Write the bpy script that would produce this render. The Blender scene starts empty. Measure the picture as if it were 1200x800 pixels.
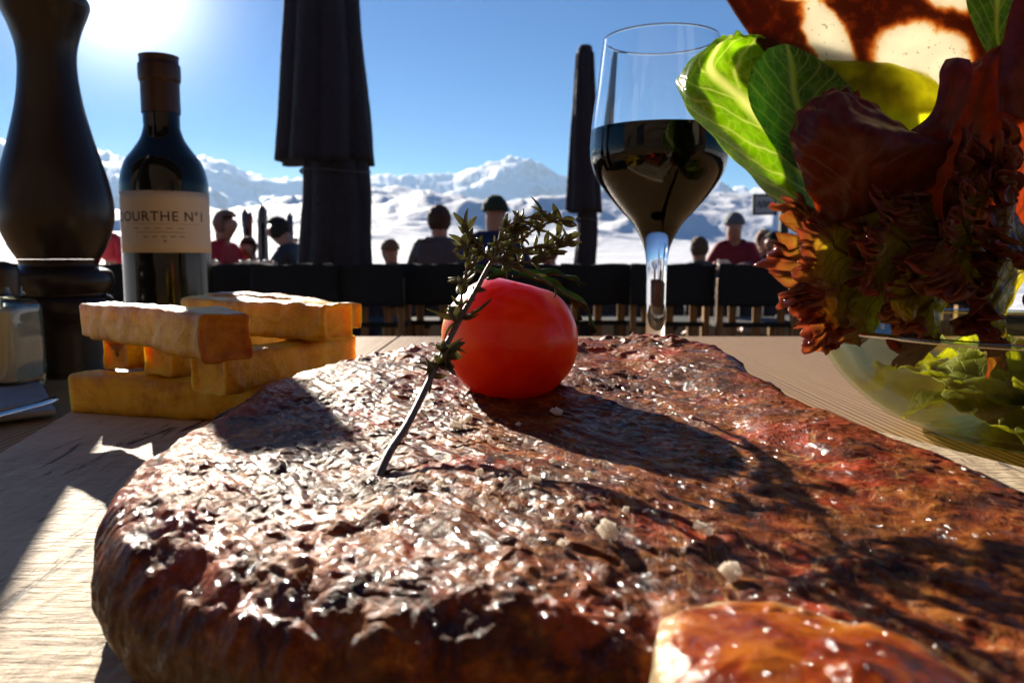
import bpy, bmesh, math, random
import numpy as np
from mathutils import Vector, Matrix
R = math.radians
SC = bpy.context.scene
COL = SC.collection
random.seed(7)

# ------------------------------------------------------------------ camera
F = 28 / 36 * 1200
CAMZ = 0.825
PITCH = math.atan(100 / F)
cam_d = bpy.data.cameras.new('camera')
cam = bpy.data.objects.new('camera', cam_d); COL.objects.link(cam)
cam_d.lens = 28; cam_d.sensor_width = 36
cam_d.clip_start = 0.005; cam_d.clip_end = 40000
cam.location = (0, 0, CAMZ)
cam.rotation_euler = (R(90) - PITCH, 0, 0)
cam_d.dof.use_dof = True
cam_d.dof.focus_distance = 0.215
cam_d.dof.aperture_fstop = 33
SC.camera = cam
FWD = Vector((0, math.cos(PITCH), -math.sin(PITCH)))
UPV = Vector((0, math.sin(PITCH), math.cos(PITCH)))
RGT = Vector((1, 0, 0))
CAM = Vector((0, 0, CAMZ))

def P(px, py, d):
    """point at distance d in front of the lens for a spot of the 1200x800 photograph"""
    return CAM + d * (FWD + RGT * ((px - 600) / F) - UPV * ((py - 400) / F))

def G(px, py, H):
    """point on the level plane H below the lens"""
    r = FWD + RGT * ((px - 600) / F) - UPV * ((py - 400) / F)
    return CAM + r * (H / -r.z)

def ZR(py, y):
    """height relative to the lens of the spot at picture row py, y metres ahead"""
    k = (py - 400) / F
    return y * (-math.sin(PITCH) - math.cos(PITCH) * k) / (math.cos(PITCH) - math.sin(PITCH) * k)

# ------------------------------------------------------------------ light
AZ, EL = R(-25.8), R(20.3)
SUN = Vector((math.sin(AZ) * math.cos(EL), math.cos(AZ) * math.cos(EL), math.sin(EL)))
world = bpy.data.worlds.new('World'); SC.world = world
world.use_nodes = True
nt = world.node_tree
bg = nt.nodes['Background']; wout = nt.nodes['World Output']
sky = nt.nodes.new('ShaderNodeTexSky'); sky.sky_type = 'NISHITA'
sky.sun_disc = False
sky.sun_elevation = EL; sky.sun_rotation = AZ
sky.altitude = 2200; sky.air_density = 1.0; sky.dust_density = 0.3; sky.ozone_density = 1.6
hs = nt.nodes.new('ShaderNodeHueSaturation'); hs.inputs['Saturation'].default_value = 2.2; hs.inputs['Value'].default_value = 0.66; hs.inputs['Hue'].default_value = 0.513
nt.links.new(sky.outputs[0], hs.inputs['Color']); nt.links.new(hs.outputs[0], bg.inputs[0]); bg.inputs[1].default_value = 0.05
# the bright aureole of the low sun
tc = nt.nodes.new('ShaderNodeTexCoord')
dt = nt.nodes.new('ShaderNodeVectorMath'); dt.operation = 'DOT_PRODUCT'
nrm = nt.nodes.new('ShaderNodeVectorMath'); nrm.operation = 'NORMALIZE'
nt.links.new(tc.outputs['Generated'], nrm.inputs[0])
nt.links.new(nrm.outputs[0], dt.inputs[0]); dt.inputs[1].default_value = (math.sin(R(-25.4)) * math.cos(R(16.6)), math.cos(R(-25.4)) * math.cos(R(16.6)), math.sin(R(16.6)))
def wm(op, a, b):
    n = nt.nodes.new('ShaderNodeMath'); n.operation = op
    for i, v in enumerate((a, b)):
        if isinstance(v, (int, float)): n.inputs[i].default_value = v
        elif v is not None: nt.links.new(v, n.inputs[i])
    return n.outputs[0]
mx = wm('MAXIMUM', dt.outputs['Value'], 0.0)
g1 = wm('MULTIPLY', wm('POWER', mx, 1500.0), 1.0)
g2 = wm('MULTIPLY', wm('POWER', mx, 330.0), 0.75)
g3 = wm('MULTIPLY', wm('POWER', mx, 55.0), 0.03)
gs = wm('ADD', wm('ADD', g1, g2), g3)
bg2 = nt.nodes.new('ShaderNodeBackground'); bg2.inputs[0].default_value = (1, 0.97, 0.92, 1)
nt.links.new(gs, bg2.inputs[1])
add = nt.nodes.new('ShaderNodeAddShader')
nt.links.new(bg.outputs[0], add.inputs[0]); nt.links.new(bg2.outputs[0], add.inputs[1])
nt.links.new(add.outputs[0], wout.inputs[0])

sl = bpy.data.lights.new('sun', 'SUN'); sl.energy = 5.0; sl.angle = R(0.55); sl.color = (1, 0.90, 0.76)
so = bpy.data.objects.new('sun', sl); COL.objects.link(so)
so.rotation_euler = (-SUN).to_track_quat('-Z', 'Y').to_euler()
so.location = (-2, 4, 3)

SC.view_settings.view_transform = 'Standard'
SC.view_settings.look = 'None'
SC.view_settings.exposure = 1.25
SC.view_settings.gamma = 1
SC.cycles.use_denoising = True
SC.cycles.max_bounces = 10
SC.cycles.transmission_bounces = 8
SC.cycles.transparent_max_bounces = 12
SC.cycles.volume_bounces = 0
SC.cycles.caustics_reflective = False
SC.cycles.caustics_refractive = False
SC.cycles.sample_clamp_indirect = 6

# ------------------------------------------------------------------ helpers
def tag(o, label=None, cat=None, group=None, kind=None):
    if label: o['label'] = label
    if cat: o['category'] = cat
    if group: o['group'] = group
    if kind: o['kind'] = kind
    return o

def empty(name, loc, label=None, cat=None, group=None, rz=0):
    o = bpy.data.objects.new(name, None); COL.objects.link(o)
    o.location = loc; o.rotation_euler = (0, 0, rz); o.empty_display_size = 0.05
    return tag(o, label, cat, group)

def link(name, me, mat=None, parent=None, smooth=True, loc=None):
    if isinstance(me, bmesh.types.BMesh):
        m = bpy.data.meshes.new(name); me.to_mesh(m); me.free(); me = m
    o = bpy.data.objects.new(name, me); COL.objects.link(o)
    if mat: me.materials.append(mat)
    if smooth: me.shade_smooth()
    if parent: o.parent = parent
    if loc is not None: o.location = loc
    return o

def grid_mesh(name, co, nu, nv, wrap_v=False, uv=True, attrs=None):
    """co: (nu*nv,3) array -> quad mesh"""
    me = bpy.data.meshes.new(name)
    i = np.arange(nu - 1)[:, None]; nvv = nv if wrap_v else nv - 1
    j = np.arange(nvv)[None, :]; j2 = (j + 1) % nv
    f = np.stack([i * nv + j, i * nv + j2, (i + 1) * nv + j2, (i + 1) * nv + j], -1).reshape(-1, 4)
    me.vertices.add(len(co)); me.vertices.foreach_set('co', np.asarray(co, float).ravel())
    me.loops.add(f.size); me.loops.foreach_set('vertex_index', f.ravel())
    me.polygons.add(len(f)); me.polygons.foreach_set('loop_start', np.arange(0, f.size, 4))
    me.polygons.foreach_set('loop_total', np.full(len(f), 4))
    me.update(calc_edges=True)
    if uv:
        a = me.attributes.new('uvw', 'FLOAT_VECTOR', 'POINT')
        U, V = np.meshgrid(np.linspace(0, 1, nu), np.linspace(0, 1, nv), indexing='ij')
        a.data.foreach_set('vector', np.stack([U, V, 0 * U], -1).ravel())
    for k, arr in (attrs or {}).items():
        a = me.attributes.new(k, 'FLOAT', 'POINT'); a.data.foreach_set('value', np.asarray(arr, float).ravel())
    return me

def hsh(ix, iy, s):
    ix = ix.astype(np.int64); iy = iy.astype(np.int64)
    h = (ix * 374761393 + iy * 668265263 + s * 1442695041) & 0xffffffff
    h = ((h ^ (h >> 13)) * 1274126177) & 0xffffffff
    return ((h ^ (h >> 16)) & 0xffff) / 65535.0

def vn(x, y, s=0):
    x = np.asarray(x, float); y = np.asarray(y, float)
    ix = np.floor(x); iy = np.floor(y); fx = x - ix; fy = y - iy
    fx = fx * fx * fx * (fx * (fx * 6 - 15) + 10); fy = fy * fy * fy * (fy * (fy * 6 - 15) + 10)
    a = hsh(ix, iy, s); b = hsh(ix + 1, iy, s); c = hsh(ix, iy + 1, s); d = hsh(ix + 1, iy + 1, s)
    return (a * (1 - fx) + b * fx) * (1 - fy) + (c * (1 - fx) + d * fx) * fy * 1.0

def fbm(x, y, o=4, s=0, g=0.5):
    r = 0; a = 1; t = 0
    for k in range(o):
        r = r + a * (vn(x, y, s + k * 17) * 2 - 1); t += a; a *= g
        x, y = x * 1.62 - y * 1.18 + 3.7, x * 1.18 + y * 1.62 + 9.1
    return r / t

def ridged(x, y, o=5, s=0, g=0.55):
    r = 0; a = 1; t = 0
    for k in range(o):
        r = r + a * (1 - np.abs(vn(x, y, s + k * 17) * 2 - 1)) ** 1.6; t += a; a *= g
        x, y = x * 1.62 - y * 1.18 + 3.7, x * 1.18 + y * 1.62 + 9.1
    return r / t

def cells(x, y, s=0):
    """distance to the nearest scattered point (in cell units) and that point's random value"""
    ix = np.floor(x); iy = np.floor(y); best = np.full(np.shape(x), 9.0); val = np.zeros(np.shape(x))
    for a in (-1, 0, 1):
        for b in (-1, 0, 1):
            cx, cy = ix + a, iy + b
            d = np.hypot(cx + hsh(cx, cy, s) - x, cy + hsh(cx, cy, s + 5) - y); k = d < best
            best = np.where(k, d, best); val = np.where(k, hsh(cx, cy, s + 11), val)
    return best, val

def sstep(a, b, x):
    t = np.clip((x - a) / (b - a), 0, 1); return t * t * (3 - 2 * t)

def lathe(prof, n=64, sq=0.0):
    """prof: [(r,z)...] -> mesh; sq>0 gives a squarer section"""
    th = np.linspace(0, 2 * math.pi, n, endpoint=False)
    k = 1.0
    if sq: k = (np.abs(np.cos(th)) ** (2 + sq * 6) + np.abs(np.sin(th)) ** (2 + sq * 6)) ** (-1 / (2 + sq * 6))
    co = []
    for r, z in prof: co.append(np.stack([r * k * np.cos(th), r * k * np.sin(th), np.full(n, z)], -1))
    return grid_mesh('lathe', np.concatenate(co), len(prof), n, wrap_v=True, uv=False)

def smooth_prof(pts, n=6):
    out = []
    p = [pts[0]] + list(pts) + [pts[-1]]
    for i in range(1, len(p) - 2):
        for k in range(n):
            t = k / n; q = []
            for c in (0, 1):
                a, b, d, e = p[i - 1][c], p[i][c], p[i + 1][c], p[i + 2][c]
                q.append(0.5 * (2 * b + (d - a) * t + (2 * a - 5 * b + 4 * d - e) * t * t + (3 * b - a - 3 * d + e) * t ** 3))
            out.append((max(q[0], 0), q[1]))
    out.append(pts[-1]); return out

def catmull(pts, n):
    pts = np.asarray(pts, float); m = len(pts)
    if m == 2:
        t = np.linspace(0, 1, n)[:, None]; return pts[0] * (1 - t) + pts[1] * t
    p = np.concatenate([2 * pts[:1] - pts[1:2], pts, 2 * pts[-1:] - pts[-2:-1]])
    t = np.linspace(0, m - 1, n); i = np.minimum(t.astype(int), m - 2); t = (t - i)[:, None] if pts.ndim == 2 else (t - i)[:, None, None]
    a, b, c, d = p[i], p[i + 1], p[i + 2], p[i + 3]
    return 0.5 * (2 * b + (c - a) * t + (2 * a - 5 * b + 4 * c - d) * t ** 2 + (3 * b - a - 3 * c + d) * t ** 3)

def tube_bm(bm, pts, rads, n=8, cap=True, sub=1):
    pts = [Vector(p) for p in pts]
    if sub > 1:
        m = (len(pts) - 1) * sub + 1
        rads = np.interp(np.linspace(0, len(rads) - 1, m), range(len(rads)), rads)
        pts = [Vector(p) for p in catmull([tuple(p) for p in pts], m)]
    rings = []; up = Vector((0.13, 0.2, 1)).normalized()
    for i, p in enumerate(pts):
        t = (pts[min(i + 1, len(pts) - 1)] - pts[max(i - 1, 0)]).normalized()
        if abs(t.dot(up)) > 0.97: up = Vector((1, 0.1, 0)).normalized()
        s = t.cross(up).normalized(); u = s.cross(t)
        rings.append([bm.verts.new(p + (s * math.cos(a) + u * math.sin(a)) * rads[i]) for a in [k * 2 * math.pi / n for k in range(n)]])
        up = u
    for a, b in zip(rings, rings[1:]):
        for k in range(n): bm.faces.new((a[k], a[(k + 1) % n], b[(k + 1) % n], b[k]))
    if cap: bm.faces.new(rings[0][::-1]); bm.faces.new(rings[-1])

def box_bm(bm, c, s, rot=None, bevel=0.0):
    r = bmesh.ops.create_cube(bm, size=1)
    M = Matrix.Translation(Vector(c)) @ (rot.to_4x4() if rot else Matrix.Identity(4)) @ Matrix.Diagonal((*s, 1))
    bmesh.ops.transform(bm, matrix=M, verts=r['verts'])
    if bevel:
        es = {e for v in r['verts'] for e in v.link_edges}
        bmesh.ops.bevel(bm, geom=list(es), offset=bevel, segments=2, affect='EDGES', profile=0.6)

# ---- materials
MATS = {}
class N:
    def __init__(s, name):
        s.m = bpy.data.materials.new(name); s.m.use_nodes = True; s.t = s.m.node_tree
        s.b = s.t.nodes['Principled BSDF']; s.o = s.t.nodes['Material Output']
    def n(s, kind, **kw):
        x = s.t.nodes.new('ShaderNode' + kind)
        for k, v in kw.items():
            if k.startswith('i_'):
                key = k[2:]; key = int(key) if key.isdigit() else key.replace('_', ' ')
                if hasattr(v, 'links') or isinstance(v, bpy.types.NodeSocket): s.t.links.new(v, x.inputs[key])
                else: x.inputs[key].default_value = v
            else: setattr(x, k, v)
        return x
    def pos(s, scale=(1, 1, 1), rot=(0, 0, 0), obj=True):
        c = s.n('TexCoord'); mp = s.n('Mapping', i_Vector=c.outputs['Object']); mp.inputs['Scale'].default_value = scale; mp.inputs['Rotation'].default_value = rot
        return mp.outputs[0]
    def noise(s, scale, vec=None, detail=4, rough=0.55, dist=0):
        x = s.n('TexNoise'); x.inputs['Scale'].default_value = scale; x.inputs['Detail'].default_value = detail
        x.inputs['Roughness'].default_value = rough; x.inputs['Distortion'].default_value = dist
        s.t.links.new(vec if vec is not None else s.pos(), x.inputs['Vector']); return x.outputs['Fac']
    def ramp(s, fac, stops):
        x = s.n('ValToRGB', i_Fac=fac); e = x.color_ramp.elements
        while len(e) < len(stops): e.new(0.5)
        for k, (p, c) in enumerate(stops):
            e[k].position = p; e[k].color = (c, c, c, 1) if isinstance(c, (int, float)) else (*c, 1)
        return x.outputs[0]
    def mix(s, fac, a, b, mode='MIX'):
        x = s.n('Mix', data_type='RGBA', blend_type=mode)
        for i, v in ((0, fac), (6, a), (7, b)):
            if isinstance(v, bpy.types.NodeSocket): s.t.links.new(v, x.inputs[i])
            else: x.inputs[i].default_value = v if i == 0 else (*v, 1)
        return x.outputs[2]
    def math(s, op, a, b=0.0, c=None):
        x = s.n('Math', operation=op)
        for i, v in enumerate((a, b, c)):
            if v is None: continue
            if isinstance(v, bpy.types.NodeSocket): s.t.links.new(v, x.inputs[i])
            else: x.inputs[i].default_value = v
        return x.outputs[0]
    def attr(s, name, out='Fac'):
        return s.n('Attribute', attribute_name=name).outputs[out]
    def bump(s, h, strength=0.5, dist=0.001, normal=None):
        x = s.n('Bump', i_Height=h); x.inputs['Strength'].default_value = strength; x.inputs['Distance'].default_value = dist
        if normal is not None: s.t.links.new(normal, x.inputs['Normal'])
        return x.outputs[0]
    def set(s, **kw):
        for k, v in kw.items():
            k = k.replace('_', ' ')
            if isinstance(v, bpy.types.NodeSocket): s.t.links.new(v, s.b.inputs[k])
            elif isinstance(v, tuple) and len(v) == 3 and k not in ('Subsurface Radius',): s.b.inputs[k].default_value = (*v, 1)
            else: s.b.inputs[k].default_value = v
        return s
    def surf(s, sh): s.t.links.new(sh, s.o.inputs['Surface'])

def plain(name, col, rough=0.6, var=0.25, scale=40, bump=0.2, bd=0.0008, **kw):
    if name in MATS: return MATS[name]
    m = N(name); f = m.noise(scale)
    c = m.mix(f, tuple(x * (1 - var) for x in col), tuple(min(x * (1 + var), 1) for x in col))
    m.set(Base_Color=c, Roughness=rough, **kw)
    if bump: m.set(Normal=m.bump(m.noise(scale * 5), bump, bd))
    MATS[name] = m.m; return m.m

def leafy(name, base, vein, trans, edge=None, veins=True, rough=0.35, gloss=0.5, mott=120, trw=.55, emboss=1.0):
    """leaf tissue: glossy skin over a see-through blade; edge = colour at the rim (u->1)"""
    m = N(name); n1 = m.noise(mott, detail=6)
    uv = m.attr('uvw', 'Vector'); sp = m.n('SeparateXYZ', i_Vector=uv)
    u, v = sp.outputs[0], sp.outputs[1]
    col = m.mix(m.ramp(n1, [(0.3, 0.0), (0.7, 1.0)]), tuple(c * 0.65 for c in base), tuple(min(1, c * 1.3) for c in base))
    tcol = m.mix(m.ramp(n1, [(0.3, 0.0), (0.7, 1.0)]), tuple(c * 0.7 for c in trans), tuple(min(1, c * 1.2) for c in trans))
    h = n1
    if veins:
        av = m.math('ABSOLUTE', m.math('SUBTRACT', v, 0.5))
        wob = m.math('MULTIPLY', m.math('SUBTRACT', m.noise(45, detail=2), 0.5), 0.10)
        s1 = m.math('ADD', m.math('SUBTRACT', u, m.math('MULTIPLY', av, 0.9)), wob)
        fr = m.math('ABSOLUTE', m.math('SUBTRACT', m.math('FRACT', m.math('MULTIPLY', s1, 7.0)), 0.5))
        side = m.ramp(fr, [(0.0, 1.0), (0.045, 0.7), (0.11, 0.0)])
        mid = m.ramp(m.math('ADD', av, m.math('MULTIPLY', wob, 0.25)), [(0.0, 1.0), (0.02, 0.8), (0.055, 0.0)])
        vo = m.n('TexVoronoi', feature='DISTANCE_TO_EDGE'); vo.inputs['Scale'].default_value = 190
        m.t.links.new(m.pos(), vo.inputs['Vector'])
        net = m.math('MULTIPLY', m.ramp(vo.outputs['Distance'], [(0.0, 1.0), (0.09, 0.0)]), 0.35)
        vv = m.math('MAXIMUM', m.math('MAXIMUM', m.math('MULTIPLY', side, 0.75), mid), net)
        col = m.mix(vv, col, vein); tcol = m.mix(vv, tcol, tuple(min(1, c * 1.15) for c in vein))
        h = m.math('ADD', m.math('MULTIPLY', n1, 0.4), m.math('MULTIPLY', vv, -emboss))
    if edge:
        e = m.ramp(m.math('ADD', u, m.math('MULTIPLY', m.math('SUBTRACT', m.noise(60), 0.5), 0.5)), [(0.66, 0.0), (1.02, 1.0)])
        col = m.mix(e, col, edge[0]); tcol = m.mix(e, tcol, edge[1])
    nb = m.bump(h, 0.45, 0.0009)
    m.set(Base_Color=col, Roughness=rough, Normal=nb, Specular_IOR_Level=gloss)
    tr = m.n('BsdfTranslucent'); m.t.links.new(tcol, tr.inputs[0]); m.t.links.new(nb, tr.inputs['Normal'])
    mx_ = m.n('MixShader'); mx_.inputs[0].default_value = trw
    m.t.links.new(m.b.outputs[0], mx_.inputs[1]); m.t.links.new(tr.outputs[0], mx_.inputs[2])
    m.surf(mx_.outputs[0]); return m.m

def thin_glass(name, tint=(0.93, 0.97, 0.95), refl=1.0, rough=0.03, ior=1.5):
    m = N(name); fr = m.n('Fresnel'); fr.inputs[0].default_value = ior
    tr = m.n('BsdfTransparent'); tr.inputs[0].default_value = (*tint, 1)
    gl = m.n('BsdfGlossy'); gl.inputs['Roughness'].default_value = rough
    nb = m.bump(m.noise(25, detail=2), 0.15, 0.003); m.t.links.new(nb, gl.inputs['Normal']); m.t.links.new(nb, fr.inputs['Normal'])
    mx_ = m.n('MixShader'); m.t.links.new(m.math('MULTIPLY', fr.outputs[0], refl), mx_.inputs[0])
    m.t.links.new(tr.outputs[0], mx_.inputs[1]); m.t.links.new(gl.outputs[0], mx_.inputs[2]); m.surf(mx_.outputs[0]); return m.m

# ------------------------------------------------------------------ ground, snow, mountains
def elev_at(px, py):
    r = FWD + RGT * ((px - 600) / F) - UPV * ((py - 400) / F)
    return math.atan2(r.x, r.y), math.tan(math.atan2(r.z, math.hypot(r.x, r.y)))
RIDGE = [(-400, 190), (-200, 180), (0, 173), (30, 180), (80, 192), (115, 186), (160, 196), (250, 193), (300, 199), (350, 202), (440, 205), (475, 209), (530, 208), (570, 199), (600, 194), (630, 196), (655, 206), (690, 215), (750, 224), (840, 217), (880, 226), (920, 222), (1000, 215), (1200, 205), (1500, 200)]
MIDR = [(-400, 250), (0, 258), (100, 246), (140, 240), (250, 245), (300, 252), (350, 250), (430, 222), (455, 216), (480, 226), (520, 232), (570, 244), (620, 258), (660, 262), (720, 250), (800, 236), (850, 232), (900, 244), (960, 238), (1200, 240), (1500, 240)]
def prof_of(lst):
    a = [elev_at(*p) for p in lst]; return np.array([q[0] for q in a]), np.array([q[1] for q in a])
RA, RE = prof_of(RIDGE); MA, ME = prof_of(MIDR)
def terrain():
    naz, nr = 900, 420
    az = np.linspace(-R(62), R(62), naz); rr = np.geomspace(7.0, 9000, nr)
    A, Q = np.meshgrid(az, rr, indexing='ij')
    X = np.sin(A) * Q; Y = np.cos(A) * Q
    Aw = A + 0.022 * fbm(X / 900 + 7, Y / 900, 4, 71) * sstep(60, 900, Q) + 0.02 * fbm(X / 200, Y / 200, 3, 75) * sstep(40, 300, Q) * (1 - sstep(900, 1800, Q))
    far = np.interp(Aw, RA, RE) * 6200; mid = np.interp(Aw, np.linspace(-1.1, 1.1, 90), np.convolve(np.interp(np.linspace(-1.1 - .1, 1.1 + .1, 98), MA, ME), np.ones(9) / 9, 'valid')) * 1900
    base = -0.3 + 1.4 * sstep(15, 90, Q) + 0.05 * fbm(X / 3, Y / 3, 3, 5)
    n1 = ridged(X / 1300, Y / 1300, 7, 3); n2 = fbm(X / 420, Y / 420, 6, 11); n3 = ridged(X / 260, Y / 260, 5, 23)
    z = base + mid * sstep(120, 1900, Q) ** 1.25 * (0.86 + 0.14 * sstep(1200, 1900, Q)) + sstep(200, 900, Q) * (n2 * 50 + (n3 - 0.5) * 46)
    bump_mid = mid * 1.0 * np.exp(-((Q - 1900) / 900.0) ** 2)
    z = np.where(Q > 1900, base + mid * 0.45 + (mid * 0.55) * np.exp(-((Q - 1900) / 700.0) ** 2) + n2 * 50 + (n3 - 0.5) * 46, z)
    rise = sstep(2900, 6200, Q)
    zz = far * (0.30 * sstep(2400, 4300, Q) + 0.70 * sstep(4200, 6200, Q)) 
    amp = sstep(2600, 4500, Q)
    zf = zz + amp * ((n1 - 0.62) * 330 + (n3 - 0.55) * 45)
    k = sstep(6400, 8600, Q)
    zf = zf * (1 - 0.6 * k)
    z = np.where(Q > 2500, np.maximum(z, zf), z)
    z = z + 2.6 * sstep(60, 300, Q) * fbm(X / 55, Y / 55, 4, 31)
    me = grid_mesh('snow', np.stack([X, Y, z], -1).reshape(-1, 3), naz, nr, uv=False)
    return me
m = N('snow_rock')
geo = m.n('NewGeometry'); sp = m.n('SeparateXYZ', i_Vector=geo.outputs['Normal']); ps = m.n('SeparateXYZ', i_Vector=geo.outputs['Position'])
c = m.n('TexCoord').outputs['Object']
nz = m.noise(0.004, c, 8, 0.62)
steep = m.math('ADD', sp.outputs[2], m.math('MULTIPLY', m.math('SUBTRACT', nz, 0.5), 0.55))
rock = m.ramp(steep, [(0.76, 1.0), (0.90, 0.0)])
hi = m.ramp(m.math('MULTIPLY', ps.outputs[2], 0.004), [(0.35, 0.0), (0.8, 1.0)])
m.set(Base_Color=m.mix(m.math('MULTIPLY', rock, hi), (0.86, 0.87, 0.9), (0.10, 0.10, 0.12)), Roughness=0.7,
      Normal=m.bump(m.noise(0.02, c, 8, 0.6), 0.5, 8.0))
snow_mat = m.m
mt_o = link('snow_mountains', terrain(), snow_mat); tag(mt_o, kind='structure')
PEAK = max(v.co.z for v in mt_o.data.vertices)
# the snow all round the terrace, behind the lens too
bm = bmesh.new(); bmesh.ops.create_circle(bm, cap_ends=True, segments=64, radius=4000)
g_o = link('snow_ground', bm, plain('piste_snow', (0.85, 0.86, 0.9), 0.7, 0.05, 0.5, 0.0), smooth=False, loc=(0, 0, -0.75)); tag(g_o, kind='structure')

def wood(name, c1, c2, axis='Y', scale=1.0, rough=0.5, bump=0.3, bd=0.0006, rot=0.0, spec=0.5, rings=60, dist=7, wt=.5):
    m = N(name)
    st = (1, 0.04, 1) if axis == 'Y' else (0.04, 1, 1) if axis == 'X' else (1, 1, 0.04)
    v = m.pos(tuple(s * scale for s in st), (0, 0, rot))
    w = m.n('TexWave', wave_type='BANDS', bands_direction={'Y': 'X', 'X': 'Y', 'Z': 'X'}[axis], i_Vector=v)
    w.inputs['Scale'].default_value = rings / 6; w.inputs['Distortion'].default_value = dist; w.inputs['Detail'].default_value = 2; w.inputs['Detail Scale'].default_value = 1.5
    fib = m.noise(260, v, 6, 0.7); big = m.noise(6, v, 3)
    f = m.math('ADD', m.math('MULTIPLY', w.outputs['Fac'], wt), m.math('ADD', m.math('MULTIPLY', fib, .9 - wt), m.math('MULTIPLY', big, 0.25)))
    m.set(Base_Color=m.ramp(f, [(0.25, c2), (0.8, c1)]), Roughness=m.ramp(fib, [(0.2, rough * 0.8), (0.8, rough * 1.2)]), Specular_IOR_Level=spec,
          Normal=m.bump(m.math('ADD', w.outputs['Fac'], m.math('MULTIPLY', fib, 1.2)), bump, bd))
    return m.m
deck = plain('deck_wood', (0.030, 0.022, 0.016), 1.0, .3, 6, 0, Specular_IOR_Level=0.0)
bm = bmesh.new()
for i in range(98):
    y = -3.0 + i * 0.152
    box_bm(bm, (0, y, -0.015), (18, 0.146, 0.03), bevel=0.004)
tag(link('terrace_floor', bm, deck, smooth=False), kind='structure')

fw = wood('fence_timber', (0.07, 0.05, 0.035), (0.025, 0.018, 0.013), 'Z', 0.5, .7)
fen = empty('terrace_fence', (0, 11.4, 0), 'low dark timber fence closing the terrace towards the snow', 'fence')
for i in range(58):
    bm = bmesh.new(); box_bm(bm, (-6.6 + i * .232, 0, .31), (.2315, .025, .70 + random.uniform(-.008, .008)), bevel=.004); link('fence_board', bm, fw, fen, False)
for i in range(8):
    bm = bmesh.new(); box_bm(bm, (-6.7 + i * 1.9, .07, .33), (.09, .09, .70), bevel=.006); link('fence_post', bm, fw, fen, False)
bm = bmesh.new(); box_bm(bm, (0, 0, .667), (13.6, .11, .04), bevel=.005); link('top_rail', bm, fw, fen, False)
# assumed chalet restaurant, added unseen behind the lens to block rear sky light
cw = wood('sky_block_timber', (0.13, 0.075, 0.04), (0.05, 0.03, 0.018), 'X', 0.4, .7)
sky_block = empty('sky_block_chalet', (0, -3.2, 0), 'dark timber chalet added out of view behind the table to block sky light', 'unseen light blocker')
bm = bmesh.new()
for i in range(26):
    z = .1 + i * .20
    box_bm(bm, (0, -.06, z), (20, .10, .193), bevel=.006)
link('sky_block_wall', bm, cw, sky_block, False)
bm = bmesh.new(); box_bm(bm, (0, .7, 5.35), (21, 2.4, .22), Matrix.Rotation(R(-14), 3, 'X')); link('sky_block_roof', bm, cw, sky_block, False)
pane = plain('sky_block_glass', (.02, .025, .03), .05, .1, 4, 0)
for x in (-6.5, -3.2, 3.2, 6.5):
    bm = bmesh.new()
    for c_, s_ in (((x, .0, 1.0), (1.5, .06, .09)), ((x, .0, 2.3), (1.5, .06, .09)), ((x - .71, .0, 1.65), (.09, .06, 1.21)), ((x + .71, .0, 1.65), (.09, .06, 1.21)), ((x, .0, 1.65), (.05, .05, 1.21))): box_bm(bm, c_, s_)
    wf = link('sky_block_window', bm, cw, sky_block, False); bm = bmesh.new(); box_bm(bm, (x, .0, 1.65), (1.32, .02, 1.2)); link('pane', bm, pane, wf, False)

# ------------------------------------------------------------------ dining table
HT, HB = 0.085, 0.065                       # table and board surfaces below the lens
ZT, ZB = CAMZ - HT, CAMZ - HB
tab_wood = wood('table_pine', (0.50, 0.30, 0.13), (0.16, 0.085, 0.03), 'Y', 1.0, 0.5, 0.35, 0.0005, spec=0.18, rings=480, dist=2.2, wt=.62)
tbl = empty('dining_table', (0, 0.1, 0), 'long pale pine table in the foreground with the plank board on it', 'table')
for i in range(9):
    bm = bmesh.new(); x = -0.96 + i * 0.24
    box_bm(bm, (x, 0, ZT - 0.0175), (0.2385, 1.49, 0.035), bevel=0.0012)
    link('tabletop_plank', bm, tab_wood, tbl, smooth=False)
for sx in (-0.95, 0.95):
    for sy in (-0.6, 0.6):
        bm = bmesh.new(); box_bm(bm, (sx, sy, (ZT - 0.036) / 2), (0.07, 0.07, ZT - 0.036), bevel=0.004)
        link('leg', bm, tab_wood, tbl, smooth=False)

# serving board
def board_mat():
    m = N('weathered_board')
    v1 = m.pos((1, 0.16, 1), (0, 0, R(62))); v2 = m.pos((0.20, 1, 1), (0, 0, R(8)))
    fib = m.noise(420, v1, 8, 0.75, 0.4); saw = m.noise(480, v2, 5, 0.65, 0.3); big = m.noise(14, m.pos(), 4)
    w = m.n('TexWave', i_Vector=m.pos((1, 0.15, 1), (0, 0, R(62)))); w.inputs['Scale'].default_value = 70; w.inputs['Distortion'].default_value = 9; w.inputs['Detail'].default_value = 4
    crack = m.ramp(m.noise(120, v1, 6, 0.65, 1.0), [(0.34, 0.0), (0.42, 1.0)])
    f = m.math('ADD', m.math('MULTIPLY', fib, 0.5), m.math('ADD', m.math('MULTIPLY', saw, 0.3), m.math('MULTIPLY', big, 0.35)))
    col = m.ramp(f, [(0.35, (0.30, 0.19, 0.10)), (0.58, (0.66, 0.50, 0.31)), (0.76, (0.80, 0.67, 0.46))])
    col = m.mix(crack, (0.09, 0.06, 0.04), col)
    h = m.math('ADD', m.math('ADD', m.math('MULTIPLY', fib, 0.7), m.math('MULTIPLY', saw, 1.2)), m.math('ADD', m.math('MULTIPLY', crack, 0.5), m.math('MULTIPLY', w.outputs['Fac'], 0.25)))
    m.set(Base_Color=col, Roughness=0.62, Specular_IOR_Level=0.35, Normal=m.bump(h, 1.0, 0.0011)); return m.m
bm = bmesh.new()
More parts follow.
